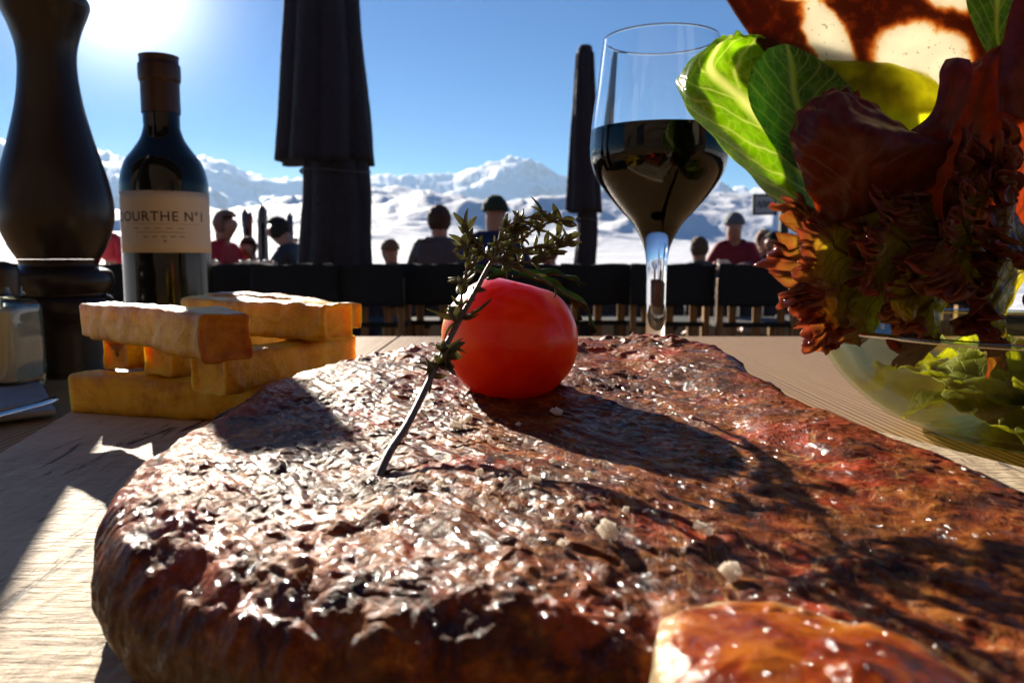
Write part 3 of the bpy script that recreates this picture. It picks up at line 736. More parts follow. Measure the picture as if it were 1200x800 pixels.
# ------------------------------------------------------------------ wine bottle
def bottle():
    c = G(196, 427, HT); c.z = ZT; c.y = 0.665; c.x = (203 - 600) / F * 0.672
    t = empty('wine_bottle', c, 'dark wine bottle with a cream label standing between the pepper mill and the parasol', 'bottle')
    gm = N('bottle_glass'); gm.set(Base_Color=gm.mix(gm.noise(8, detail=2), (0.005, 0.007, 0.006), (0.010, 0.014, 0.010)), Roughness=0.08, Specular_IOR_Level=0.4)
    H = HT + ZR(69, c.y)
    print('bottle H', H)
    prof = smooth_prof([(0.002, 0.006), (.02, .004), (.030, .0), (.0338, .004), (.0342, .02), (.0342, .08), (.0342, .134), (.0334, .148), (.0295, .161), (.0225, .171), (.0168, .180), (.0140, .189)], 8) + [(.0142, .205), (.0140, H - .015), (.0140, H - .003), (.0135, H - .0005), (.0005, H)]
    link('glass_body', lathe(prof, 96), gm.m, t)
    cm = N('foil_capsule'); cm.set(Base_Color=cm.mix(cm.noise(90), (0.022, 0.007, 0.005), (0.05, 0.016, 0.009)), Roughness=0.42, Metallic=0.1, Normal=cm.bump(cm.noise(200, cm.pos((1, 1, .2))), .3, .0006))
    cp = [(.0150, .200), (.0150, H - .020), (.0153, H - .019), (.0162, H - .016), (.0162, H - .006), (.0150, H - .004), (.0150, H + .0005), (.0143, H + .0018), (.0002, H + .002)]
    link('capsule', lathe(smooth_prof(cp, 4), 64), cm.m, t)
    # label
    lm = N('label_paper'); lm.set(Base_Color=lm.mix(lm.noise(300), (0.60, 0.53, 0.40), (0.68, 0.61, 0.48)), Roughness=0.7, Normal=lm.bump(lm.noise(900), .15, .0002))
    zc0, zc1 = HT + ZR(296, .631), HT + ZR(223, .631); r = .0345; ZM = zc0 - .0975 + .001; co = []; mid = math.atan2(-c.y, -c.x) + R(1); half = R(74)
    A = np.linspace(mid - half, mid + half, 60); Z = np.linspace(zc0, zc1, 8)
    for rr in (r, r + .00025):
        co.append(np.array([[rr * math.cos(a), rr * math.sin(a), z] for a in A for z in Z]))
    me = grid_mesh('label', co[1], 60, 8)
    lab = link('label', me, lm.m, t); lab['label'] = 'cream paper label with dark printed lettering'
    md = lab.modifiers.new('s', 'SOLIDIFY'); md.thickness = .0002; md.offset = -1
    ink = plain('label_ink', (0.035, 0.03, 0.03), 0.6, 0.1, 50, 0)
    def text(body, size, zc, off=0.0, mat=ink, spacing=1.1):
        cu = bpy.data.curves.new('t', 'FONT'); cu.body = body; cu.size = size; cu.align_x = 'CENTER'; cu.align_y = 'CENTER'; cu.space_character = spacing; cu.offset = size * 0.012
        ob = bpy.data.objects.new('t', cu); COL.objects.link(ob); bpy.context.view_layer.update()
        me = bpy.data.meshes.new_from_object(ob.evaluated_get(bpy.context.evaluated_depsgraph_get())); bpy.data.objects.remove(ob)
        bm = bmesh.new(); bm.from_mesh(me); bmesh.ops.subdivide_edges(bm, edges=[e for e in bm.edges if e.calc_length() > size * .4], cuts=2)
        for v in bm.verts:
            a = mid + (v.co.x + off) / r; v.co = Vector(((r + .00055) * math.cos(a), (r + .00055) * math.sin(a), zc + ZM + v.co.y))
        bm.to_mesh(me); bm.free(); o = link('lettering', me, mat, lab, smooth=False)
    text('DOURTHE N°1', .0107, .1245, -0.0068)
    bm = bmesh.new()
    for (z, x0, x1, h) in [(.1445, -.008, .006, .0010), (.1155, -.026, .014, .0007), (.1125, -.024, .012, .0005), (.1090, -.018, .014, .0009), (.1055, -.003, -.001, .0016), (.1190, -.028, .026, .00025)]:
        n = 24; prev = None
        for i in range(n + 1):
            a = mid + (x0 + (x1 - x0) * i / n) / r
            if h > .0006 and i % 5 == 4 and z != .1055: prev = None; continue
            q = [bm.verts.new(((r + .00055) * math.cos(a), (r + .00055) * math.sin(a), z + ZM + s * h / 2)) for s in (-1, 1)]
            if prev: bm.faces.new((prev[0], q[0], q[1], prev[1]))
            prev = q
    link('fine_print', bm, plain('faded_ink', (0.22, 0.17, 0.13), .6, .1, 50, 0), lab, smooth=False)
bottle()

# ------------------------------------------------------------------ pepper mill
def mill():
    d = 0.575; c = Vector(((72 - 600) / F * d, d, ZT))
    t = empty('pepper_mill', c, 'tall curvy black wooden pepper mill standing left of the wine bottle', 'pepper mill')
    s = d / F
    mm = N('mill_wood'); mm.set(Base_Color=mm.mix(mm.noise(120, mm.pos((1, 1, .08)), 5), (0.010, 0.008, 0.008), (0.028, 0.020, 0.018)), Roughness=0.34, Specular_IOR_Level=0.25, Coat_Weight=0.08, Coat_Roughness=0.15, Normal=mm.bump(mm.noise(300, mm.pos((1, 1, .05))), .1, .0003))
    def Z(py): return HT + ZR(py, d)
    base = smooth_prof([(.001, .0004), (.030, .0004), (.0325, .002), (.0318, .012), (.0312, .03), (.0318, .038)], 5)
    base += smooth_prof([(.0335, Z(373)), (.0352, Z(362)), (.0335, Z(350)), (.0290, Z(345))], 5)
    base += smooth_prof([(.0325, Z(341)), (.0352, Z(330)), (.0332, Z(318)), (.0255, Z(312)), (.0262, Z(304))], 6)
    link('base', lathe(base, 80), mm.m, t)
    body = smooth_prof([(.0262, Z(303.5)), (.0310, Z(289)), (.0365, Z(264)), (.0374, Z(238)), (.0342, Z(207)), (.0272, Z(165)), (.0215, Z(124)), (.0188, Z(88)), (.0190, Z(60)), (.0225, Z(35)), (.0272, Z(14)), (.0288, Z(4)), (.0270, Z(-4)), (.0200, Z(-7))], 9)
    link('body', lathe(body, 96), mm.m, t)
    head = smooth_prof([(.0200, Z(-7.5)), (.0275, Z(-10)), (.0290, Z(-22)), (.0265, Z(-36)), (.0180, Z(-50)), (.0130, Z(-56))], 6) + smooth_prof([(.0130, Z(-56)), (.0150, Z(-62)), (.0130, Z(-72)), (.0002, Z(-77))], 5)
    link('head', lathe(head, 80), mm.m, t)
    st = plain('brushed_steel', (0.5, 0.5, 0.5), .3, .1, 60, .1, Metallic=1.0)
    link('top_nut', lathe([(.0001, Z(-77)), (.005, Z(-76)), (.006, Z(-80)), (.005, Z(-86)), (.0001, Z(-88))], 32), st, t)
mill()

# ------------------------------------------------------------------ salt shaker
def shaker():
    d = .50; c = Vector(((-3 - 600) / F * d, d, ZT))
    t = empty('salt_shaker', c, 'small square glass salt shaker with a dark lid at the left edge of the table', 'salt shaker')
    g = thin_glass('shaker_glass', (.86, .92, .88), 1.6, .05)
    link('glass_body', lathe(smooth_prof([(.001, .0005), (.016, .0005), (.0192, .003), (.0196, .012), (.0196, .048), (.0180, .056), (.0125, .0605), (.0115, .066)], 5), 64, .8), g, t)
    link('glass_bottom', lathe(smooth_prof([(.001, .001), (.0165, .001), (.0180, .003), (.0178, .007), (.001, .0075)], 4), 64, .8), g, t)
    sm = plain('table_salt', (.85, .76, .62), .8, .12, 300, .4, .0006)
    link('salt', lathe(smooth_prof([(.001, .008), (.0165, .008), (.0178, .012), (.0178, .046), (.0150, .052), (.001, .053)], 4), 64, .8), sm, t)
    lid = plain('dark_metal_lid', (.06, .045, .035), .35, .2, 80, .1, Metallic=.8)
    link('lid', lathe(smooth_prof([(.0120, .0600), (.0128, .0620), (.0128, .0740), (.0115, .0790), (.0060, .0815), (.0002, .082)], 4), 48), lid, t)
shaker()

# napkin and knife
bm = bmesh.new()
q = [G(-60, 452, HT), G(60, 462, HT), G(82, 487, HT), G(40, 500, HT), G(-120, 520, HT)]
me = None
nb_ = 40; A_, B_ = G(-110, 462, HT), G(48, 458, HT); C_, D_ = G(-190, 525, HT), G(66, 492, HT)
for lay in range(2):
    g = []
    for i in range(nb_):
        for j in range(nb_):
            s, u = i / (nb_ - 1), j / (nb_ - 1); p = (A_ * (1 - u) + B_ * u) * (1 - s) + (C_ * (1 - u) + D_ * u) * s
            g.append((p.x, p.y, ZT + .0012 + lay * .0016 + .0006 * float(fbm(p.x * 60, p.y * 60, 3, 2 + lay))))
    if lay == 0: co0 = g
nap = link('napkin', grid_mesh('n', np.array(g), nb_, nb_), plain('napkin_cloth', (.28, .29, .31), .85, .12, 90, .3, .0008)); md = nap.modifiers.new('s', 'SOLIDIFY'); md.thickness = .003; md.offset = -1
tag(nap, 'folded grey napkin under the knife beside the board', 'napkin')
kt = P(66, 481, .445); kt.z = ZT + .0062; ks = G(-150, 520, HT - .006); ks.z = ZT + .0055
kn = empty('table_knife', ks, 'shiny steel table knife lying on the grey napkin', 'knife')
dv = (kt - ks); dn = dv.normalized(); sd = Vector((0, 0, 1)).cross(dn).normalized()
bm = bmesh.new(); prev = None
for i in range(26):
    s = i / 25; w = .0095 * (1 if s < .7 else math.sqrt(max(0, 1 - ((s - .7) / .3) ** 2)) * .97 + .03)
    c0 = dv * (0.30 + .70 * s)
    row = [bm.verts.new(c0 - sd * w * .95), bm.verts.new(c0 + Vector((0, 0, .0012)) + sd * w * .0), bm.verts.new(c0 + sd * w), bm.verts.new(c0 - Vector((0, 0, .0010)))]
    if prev:
        for a, b_ in ((0, 1), (1, 2), (2, 3), (3, 0)): bm.faces.new((prev[a], prev[b_], row[b_], row[a]))
    prev = row
steel = plain('polished_steel', (.62, .62, .63), .12, .05, 60, .05, Metallic=1.0)
link('blade', bm, steel, kn)
bm = bmesh.new(); tube_bm(bm, [tuple(dv * k) for k in (-.3, -.28, -.1, .1, .28, .33)], [.003, .0052, .0058, .0048, .004, .003], 12, sub=3)
link('handle', bm, steel, kn)

# ------------------------------------------------------------------ wine glass
def wine_glass():
    d = .50; c = Vector(((768 - 600) / F * d * 1.005, d, CAMZ))
    t = empty('wine_glass', c - Vector((0, 0, HT)), 'stemmed glass of red wine, half full, behind the steak', 'wine glass')
    g = N('clear_glass'); g.set(Base_Color=(1, 1, 1), Roughness=0.0, Transmission_Weight=1.0, IOR=1.42)
    q = lambda py: ZR(py, d)
    outp = [(.0350, q(47)), (.0365, q(72)), (.0385, q(105)), (.0408, q(140)), (.0418, q(165)), (.0417, q(184)), (.0401, q(198)), (.0374, q(210)), (.0330, q(223)), (.0276, q(236)), (.0212, q(250)), (.0150, q(263)), (.0098, q(281)), (.0073, q(296)), (.0063, -.010), (.0060, -.030), (.0062, -.050), (.0072, -.066), (.0110, -.0755), (.0200, -.0805), (.0320, -.0833), (.0345, -.0840), (.0340, -.0848), (.001, -.0848)]
    inp = [(r - .0011, z) for r, z in outp[:10]] + [(.0200, q(249)), (.0145, q(258)), (.0085, q(264)), (.0002, q(266))]
    inn = smooth_prof(inp[::-1], 6)
    prof = inn + [(.0342, q(46.5)), (.0347, q(46.3))] + smooth_prof(outp, 6) + [(.0002, -.0848)]
    o = link('glass_body', lathe([(r, z + HT) for r, z in prof[::-1]], 128), g.m, t)
    wz = ZR(153, d)
    wp = [(r + .00035, z - .00035) for r, z in inn if z < wz - .0008]
    wp[0] = (.0002, wp[0][1])
    rw = wp[-1][0]
    wl = wp + [(rw + .0004, wz - .0001), (rw - .0006, wz - .0004), (rw * .5, wz - .0005), (.0002, wz - .0005)]
    wm_ = N('red_wine'); wm_.set(Base_Color=(.010, .0008, .0015), Roughness=0.02, Transmission_Weight=0.0, Specular_IOR_Level=0.0, IOR=1.34)
    va = wm_.n('VolumeAbsorption'); va.inputs['Color'].default_value = (.55, .02, .03, 1); va.inputs['Density'].default_value = 900
    wm_.t.links.new(va.outputs[0], wm_.o.inputs['Volume'])
    link('wine', lathe([(r, z + HT) for r, z in wl], 128), wm_.m, t)
wine_glass()

# ------------------------------------------------------------------ salad bowl and salad
BC = Vector((.254, .372, ZT)); BRM = .110; BH = .0515
bowl_prof = smooth_prof([(.001, .003), (.040, .003), (.058, .004), (.075, .011), (.091, .025), (.1015, .040), (BRM, BH)], 7)
bowl = empty('salad_bowl', BC, 'clear plastic salad bowl with a rolled rim, full of salad at the right', 'bowl')
bg_ = thin_glass('bowl_plastic', (.93, .92, .64), .5, .13)
inner = [(max(r - .0016, .001), z + .0014) for r, z in bowl_prof]
link('bowl_wall', lathe([(.0005, .0006), (.045, .0006), (.050, .0003)] + [p for p in bowl_prof if p[0] > .055], 128), bg_, bowl)
link('bowl_lining', lathe(inner, 128), bg_, bowl)
th = [k * 2 * math.pi / 128 for k in range(129)]
bm = bmesh.new(); tube_bm(bm, [(BRM * math.cos(a), BRM * math.sin(a), BH + .0004) for a in th], [.0013] * 129, 8, cap=False)
link('rim', bm, thin_glass('rim_plastic', (.80, .86, .80), 1.8, .08), bowl)

LG = leafy('romaine_leaf', (0.14, 0.24, 0.03), (0.85, 0.88, 0.45), (0.46, 0.68, 0.02), trw=.72)
LG2 = leafy('romaine_back', (0.10, 0.20, 0.04), (0.62, 0.72, 0.28), (0.26, 0.52, 0.03), trw=.68)
LR = leafy('red_oak_leaf', (0.06, 0.016, 0.010), (0.26, 0.10, 0.06), (0.60, 0.18, 0.05), rough=.3, gloss=.5, trw=.66, emboss=.3)
LRb = leafy('bright_red_leaf', (0.10, 0.03, 0.02), (0.2, 0.06, 0.04), (0.62, 0.12, 0.04), veins=True, rough=.3, trw=.62, emboss=.3)
LF = leafy('frilly_leaf', (0.10, 0.09, 0.02), (0.20, 0.14, 0.05), (0.88, 0.78, 0.12), edge=((0.16, 0.035, 0.035), (0.56, 0.23, 0.13)), rough=.18, gloss=.9, trw=.70, emboss=.4)
LY = leafy('pale_green_leaf', (0.13, 0.19, 0.03), (0.34, 0.40, 0.14), (0.95, 0.92, 0.10), veins=False, trw=.85)

def surf_leaf(name, rows, mat, label, nu=70, nv=60, wave=.0015, thick=.0006, seed=1, wf=60, cat='salad leaf', edgewave=.0, group='leaves heaped in the salad bowl'):
    rr = np.array([[tuple(P(*q)) for q in r] for r in rows])
    a = catmull(rr, nu)                                  # along
    a = np.stack([catmull(a[i], nv) for i in range(nu)])  # across
    du = np.gradient(a, axis=0); dv = np.gradient(a, axis=1); nn = np.cross(du, dv); nn /= np.maximum(np.linalg.norm(nn, axis=2, keepdims=True), 1e-9)
    U, V = np.meshgrid(np.linspace(0, 1, nu), np.linspace(0, 1, nv), indexing='ij')
    w = fbm(a[..., 0] * wf + seed, a[..., 2] * wf, 3, seed) * wave
    e = np.maximum(np.abs(V - .5) * 2, U) ** 5
    w = w + e * edgewave * np.sin(U * 37 + seed + 3 * np.sin(V * 9)) + e * edgewave * np.sin(V * 26 + seed)
    a = a + nn * w[..., None]
    org = a[0, nv // 2].copy()
    o = link(name, grid_mesh(name, (a - org).reshape(-1, 3), nu, nv), mat, loc=Vector(org))
    md = o.modifiers.new('s', 'SOLIDIFY'); md.thickness = thick; md.offset = 0
    if label: tag(o, label, cat, group)
    return o

surf_leaf('romaine_leaf', [[(955, 268, .372), (962, 262, .360), (985, 258, .376), (1012, 262, .384)], [(915, 240, .365), (930, 222, .348), (965, 205, .380), (1010, 200, .388)],
    [(868, 195, .360), (887, 176, .342), (935, 150, .382), (1010, 150, .392)], [(825, 147, .356), (842, 129, .338), (900, 105, .382), (985, 95, .392)],
    [(796, 108, .354), (811, 99, .342), (862, 72, .380), (950, 62, .388)], [(802, 80, .358), (824, 66, .352), (857, 50, .376), (905, 46, .382)], [(838, 48, .362), (850, 43, .364), (865, 41, .368), (884, 42, .372)]],
    LG, 'large bright green romaine leaf curling out of the left of the bowl', wave=.0012, edgewave=.0006, seed=3, thick=.0008)
surf_leaf('romaine_leaf', [[(955, 212, .352), (972, 214, .358), (1000, 214, .362)], [(912, 175, .348), (950, 165, .358), (1010, 172, .364)], [(880, 125, .346), (932, 115, .360), (1005, 118, .366)],
    [(879, 85, .350), (928, 76, .362), (985, 92, .366)], [(900, 57, .356), (922, 52, .362), (950, 62, .365)]], LG2, 'smaller darker romaine leaf tucked inside the large one', wave=.001, seed=5)
surf_leaf('red_oak_leaf', [[(963, 260, .330), (1015, 252, .325), (1090, 222, .335)], [(949, 230, .325), (1010, 208, .312), (1105, 190, .325)], [(934, 190, .322), (1002, 165, .308), (1115, 165, .325)],
    [(926, 158, .322), (980, 136, .312), (1080, 158, .328)], [(936, 126, .326), (985, 112, .322), (1040, 138, .33)], [(960, 114, .33), (985, 108, .328), (1010, 112, .332)]], LR, 'broad dark red leaf curved like a cup in front of the romaine', wave=.0020, wf=85, edgewave=.0009, seed=8)
surf_leaf('red_oak_leaf', [[(1040, 175, .335), (1060, 185, .332), (1100, 190, .335)], [(1062, 158, .335), (1085, 158, .330), (1112, 160, .333)], [(1090, 135, .335), (1105, 135, .331), (1128, 130, .333)], [(1100, 105, .335), (1115, 105, .331), (1136, 104, .334)],
    [(1101, 85, .337), (1118, 80, .333), (1139, 85, .336)], [(1108, 70, .339), (1122, 68, .337), (1136, 71, .339)]], LRb, 'narrow glowing red leaf tongue standing before the flatbread', wave=.0008, seed=9)
surf_leaf('red_oak_leaf', [[(1045, 260, .35), (1120, 270, .345), (1230, 270, .35)], [(1050, 215, .35), (1130, 205, .34), (1235, 210, .35)], [(1075, 165, .352), (1140, 150, .342), (1240, 150, .35)], [(1105, 120, .354), (1150, 105, .346), (1240, 90, .352)],
    [(1130, 85, .356), (1165, 65, .35), (1240, 40, .355)], [(1165, 60, .358), (1185, 50, .356), (1230, 10, .358)]], LR, 'big dark maroon leaf at the right behind the frilly lettuce', wave=.0025, edgewave=.001, seed=12)
surf_leaf('red_oak_leaf', [[(1172, 130, .335), (1200, 140, .33), (1260, 150, .335)], [(1170, 90, .335), (1205, 90, .328), (1265, 90, .335)], [(1174, 55, .336), (1210, 45, .33), (1260, 40, .335)], [(1185, 10, .338), (1215, 0, .334), (1255, 0, .338)], [(1200, -25, .34), (1220, -30, .338), (1240, -25, .34)]], LRb,
    'brownish red leaf at the far right edge over the maroon one', wave=.002, seed=15)
surf_leaf('green_leaf', [[(1165, 80, .362), (1175, 82, .360), (1190, 78, .362)], [(1145, 40, .362), (1168, 40, .358), (1205, 45, .362)], [(1132, 0, .364), (1168, -5, .36), (1210, 0, .364)], [(1138, -40, .366), (1170, -45, .364), (1200, -40, .366)], [(1160, -70, .368), (1172, -72, .368), (1185, -70, .368)]], LG2,
    'green leaf at the top right corner beside the flatbread', wave=.0012, seed=17)
surf_leaf('green_leaf', [[(1000, 150, .372), (1060, 165, .37), (1110, 150, .372)], [(975, 110, .372), (1045, 120, .368), (1112, 120, .372)], [(960, 78, .374), (1040, 84, .371), (1100, 100, .374)], [(968, 72, .376), (1030, 74, .375), (1085, 88, .376)]], LY,
    'pale yellow green leaf pressed against the lower flatbread', wave=.001, seed=19)

# flatbread with grill burns
def bread():
    nu, nv = 150, 190
    C0 = (1008, -28); D0 = .385
    U = np.linspace(0, 1, nu)[:, None]; T = np.linspace(0, 2 * math.pi, nv, endpoint=False)[None, :]
    rx, ry = 178, 150
    wob = 1 + .02 * np.sin(3 * T + 1) + .012 * np.sin(7 * T)
    px = C0[0] + rx * U * np.cos(T) * wob; py = C0[1] + ry * U * np.sin(T) * wob + 0.30 * rx * U * np.cos(T)
    dd = D0 + .010 * ((px - 1010) / 170) ** 2 * -1 + .004 * np.sin(px / 60) + .03 * (py - 0) / 150 * -.25
    co = np.stack([(px - 600) / F * dd, dd, (400 - py) / F * dd], -1)
    basis = np.array([tuple(RGT), tuple(FWD), tuple(UPV)])
    W = co.reshape(-1, 3) @ basis + np.array(tuple(CAM))
    def blob(cx, cy, ax, ay, rot=0):
        X = (px - cx) * math.cos(rot) + (py - cy) * math.sin(rot); Y = -(px - cx) * math.sin(rot) + (py - cy) * math.cos(rot)
        return np.sqrt((X / ax) ** 2 + (Y / ay) ** 2)
    nz = fbm(px / 22, py / 22, 4, 3) * .22
    dists = [blob(1082, 82, 64, 52, .3), blob(972, 52, 22, 62, -.45), blob(938, -12, 40, 16, .1), blob(1112, -30, 60, 42, .3), blob(1020, -90, 60, 50), blob(905, -60, 26, 36)]
    pale = np.zeros_like(px)
    for k, dd_ in enumerate(dists): pale = np.maximum(pale, 1 - sstep(.78, 1.22, dd_ + nz))
    rim = sstep(.90, 1.0, U + 0 * T)
    m = N('grilled_flatbread'); c = m.n('TexCoord').outputs['Object']; a = m.attr('pale'); n1 = m.noise(130, c, 5, .65); n2 = m.noise(700, c, 4)
    f = m.math('ADD', a, m.math('MULTIPLY', m.math('SUBTRACT', n1, .5), .8))
    col = m.ramp(f, [(.0, (.13, .033, .010)), (.14, (.36, .095, .018)), (.34, (.66, .27, .06)), (.52, (.80, .56, .28)), (.75, (.90, .88, .78))])
    spots = m.ramp(m.noise(420, c, 3, .6), [(.30, 1.0), (.36, 0.0)]); col = m.mix(m.math('MULTIPLY', spots, .6), col, (.12, .05, .02))
    nb = m.bump(m.math('ADD', n1, m.math('MULTIPLY', n2, .5)), .6, .0012)
    m.set(Base_Color=col, Roughness=.55, Normal=nb); tr = m.n('BsdfTranslucent'); m.t.links.new(m.mix(1.0, col, (1, .97, .90), 'MULTIPLY'), tr.inputs[0]); mx_ = m.n('MixShader'); mx_.inputs[0].default_value = .72
    m.t.links.new(m.b.outputs[0], mx_.inputs[1]); m.t.links.new(tr.outputs[0], mx_.inputs[2]); m.surf(mx_.outputs[0])
    W = W.reshape(nu, nv, 3); nrm_ = np.array(tuple(FWD)); W = W + nrm_ * (fbm(px / 30, py / 30, 3, 9) * .0012)[..., None]
    o_ = W[0, 0].copy(); o = link('flatbread', grid_mesh('b', (W - o_).reshape(-1, 3), nu, nv, wrap_v=True, uv=False, attrs={'pale': pale}), m.m, loc=Vector(o_))
    md = o.modifiers.new('s', 'SOLIDIFY'); md.thickness = .0022; md.offset = 0
    tag(o, 'round flatbread with dark grill burns and pale spots standing upright in the salad', 'flatbread')
bread()

# frilly red lettuce
def frilly(base, tip, normal, spread, ruff, seed, label, mat=LF, nu=80, nv=420, lobes=9):
    b = P(*base); tpt = P(*tip); ax = (tpt - b); L = ax.length; ax.normalize(); nn = Vector(normal); nn = (nn - ax * nn.dot(ax)).normalized(); sd = ax.cross(nn)
    rng = np.random.RandomState(seed)
    S = np.linspace(.02, 1, nu)[:, None]; Tt = np.linspace(-1, 1, nv)[None, :]
    jag = fbm(Tt * 4 + seed, Tt * 0 + .3, 3, seed) * .22 + fbm(Tt * 24 + seed, Tt * 0 + .7, 3, seed + 1) * .07
    Rr = L * (1 - .28 * Tt ** 2 + jag * S ** 3)
    ang = Tt * spread * (0.65 + .35 * S)
    x = S * Rr * np.cos(ang); y = S * Rr * np.sin(ang)
    g = S ** 1.3
    fq = 60 if L > .032 else 95
    h = ruff * 1.9 * g * fbm(x * fq + seed, y * fq, 3, seed) + ruff * .5 * sstep(.6, 1, S) * fbm(x * 260, y * 260 + seed, 2, seed + 2)
    dx = ruff * 1.5 * g * fbm(x * fq + 31, y * fq + seed, 3, seed + 5); dy = ruff * 1.5 * g * fbm(x * fq + seed, y * fq + 57, 3, seed + 9)
    ph = Tt * lobes * 6.0 + seed + 3.5 * fbm(Tt * 6 + seed, Tt * 0, 2, seed + 8); band = sstep(.78, 1.0, S) ** 1.5
    h = h + ruff * .55 * band * np.sin(ph) + ruff * .25 * band * np.sin(2.3 * ph + 1)
    dt_ = ruff * .5 * band * np.cos(ph + .7); dr_ = -ruff * .7 * band * (.5 + np.sin(1.3 * ph + 2))
    ca, sa = np.cos(ang), np.sin(ang)
    x, y = x + dx + dr_ * ca - dt_ * sa, y + dy + dr_ * sa + dt_ * ca
    h = h + .22 * L * (S ** 2) * rng.uniform(-.6, .6) - .12 * L * (Tt ** 2) * S
    co = x[..., None] * np.array(tuple(ax)) + y[..., None] * np.array(tuple(sd)) + h[..., None] * np.array(tuple(nn))
    o = link('frilly_lettuce', grid_mesh('f', co.reshape(-1, 3), nu, nv), mat, loc=b)
    md = o.modifiers.new('s', 'SOLIDIFY'); md.thickness = .0004; md.offset = 0
    tag(o, label, 'salad leaf', 'leaves heaped in the salad bowl'); return o
T_ = Vector((0, -1, 0))
FR = [((1085, 320, .345), (928, 292, .325), (0.2, -1, .3), .75, .0048, 21, 'frilly red lettuce leaf pointing furthest left over the bowl rim'),
      ((1095, 330, .350), (950, 352, .326), (0.1, -1, .1), .50, .0042, 22, 'frilly leaf with an olive middle hanging low at the left of the bowl'),
      ((1110, 320, .350), (1010, 225, .328), (-.1, -1, .5), .70, .0046, 23, 'frilly leaf under the cup shaped dark red leaf'),
      ((1150, 320, .350), (1095, 200, .318), (0.1, -1, .3), .75, .0052, 24, 'frilly leaf reaching up before the maroon leaf'),
      ((1190, 300, .345), (1160, 190, .310), (.3, -1, .3), .80, .0056, 25, 'shiny frilly leaf at the upper right of the heap'),
      ((1150, 320, .345), (1055, 372, .322), (.1, -1, -.2), .65, .0050, 26, 'frilly leaf drooping over the bowl rim in the middle'),
      ((1180, 300, .340), (1075, 275, .304), (.1, -1, .6), .85, .0056, 27, 'frilly leaf bulging towards the viewer in the middle of the heap'),
      ((1235, 300, .340), (1165, 275, .300), (.2, -1, .5), .95, .0060, 28, 'dark frilly leaf bulging at the right of the heap'),
      ((1210, 310, .345), (1130, 368, .316), (.2, -1, -.1), .75, .0055, 29, 'dark frilly leaf sagging into the bowl at the right')]
FR += [((1030, 320, .330), (955, 262, .318), (.1, -1, .4), .8, .0036, 41, 'small curly frilly leaf at the left, right below the romaine'),
       ((1090, 310, .322), (1025, 250, .306), (.1, -1, .4), .9, .0040, 43, 'curly leaf in front, under the middle of the cup shaped red leaf'),
       ((1090, 340, .325), (1030, 350, .309), (.1, -1, .1), .9, .0038, 44, 'curly leaf in front, just above the left part of the rim'),
       ((1140, 290, .316), (1110, 225, .300), (.1, -1, .4), .9, .0044, 45, 'curly leaf in front, right of the cup shaped red leaf')]
for a in FR: frilly(*a)
LIN = leafy('inner_lettuce', (0.20, 0.24, 0.04), (0.45, 0.48, 0.18), (0.80, 0.80, 0.12), rough=.5, trw=.7)
rng = random.Random(5)
desc = ['at the left', 'near the front left', 'at the front', 'near the front right', 'at the back left', 'at the back', 'in the middle', 'at the right', 'on the bottom', 'by the rim']
for i in range(20):
    a = rng.uniform(0, 6.28); r_ = rng.uniform(.015, .045)
    nu, nv = 40, 60
    S = np.linspace(.02, 1, nu)[:, None]; Tt = np.linspace(-1, 1, nv)[None, :]; L = rng.uniform(.035, .05)
    x = S * L * np.cos(Tt * 1.1); y = S * L * np.sin(Tt * 1.1); h = .006 * S ** 2 * np.sin(Tt * 9 + i) + .006 * fbm(x * 60 + i, y * 60, 3, i)
    co = np.stack([x, y, h], -1).reshape(-1, 3); Mr = np.array(Matrix.Rotation(rng.uniform(0, 6.28), 3, 'Z') @ Matrix.Rotation(rng.uniform(-.35, .35), 3, 'X'))
    co = co @ Mr.T - np.array([0, 0, 0]); ctr = co.mean(0)
    loc = BC + Vector((math.cos(i * .62) * r_ * 1.3, math.sin(i * .62) * r_ * 1.25, .018 + .020 * rng.random())) - Vector(ctr)
    o = link('inner_leaf', grid_mesh('i', co, nu, nv), LIN, loc=loc); md = o.modifiers.new('s', 'SOLIDIFY'); md.thickness = .0004
    tag(o, 'one of the overlapping green lettuce pieces heaped loose inside the clear bowl', 'lettuce piece', 'lettuce pieces inside the bowl')

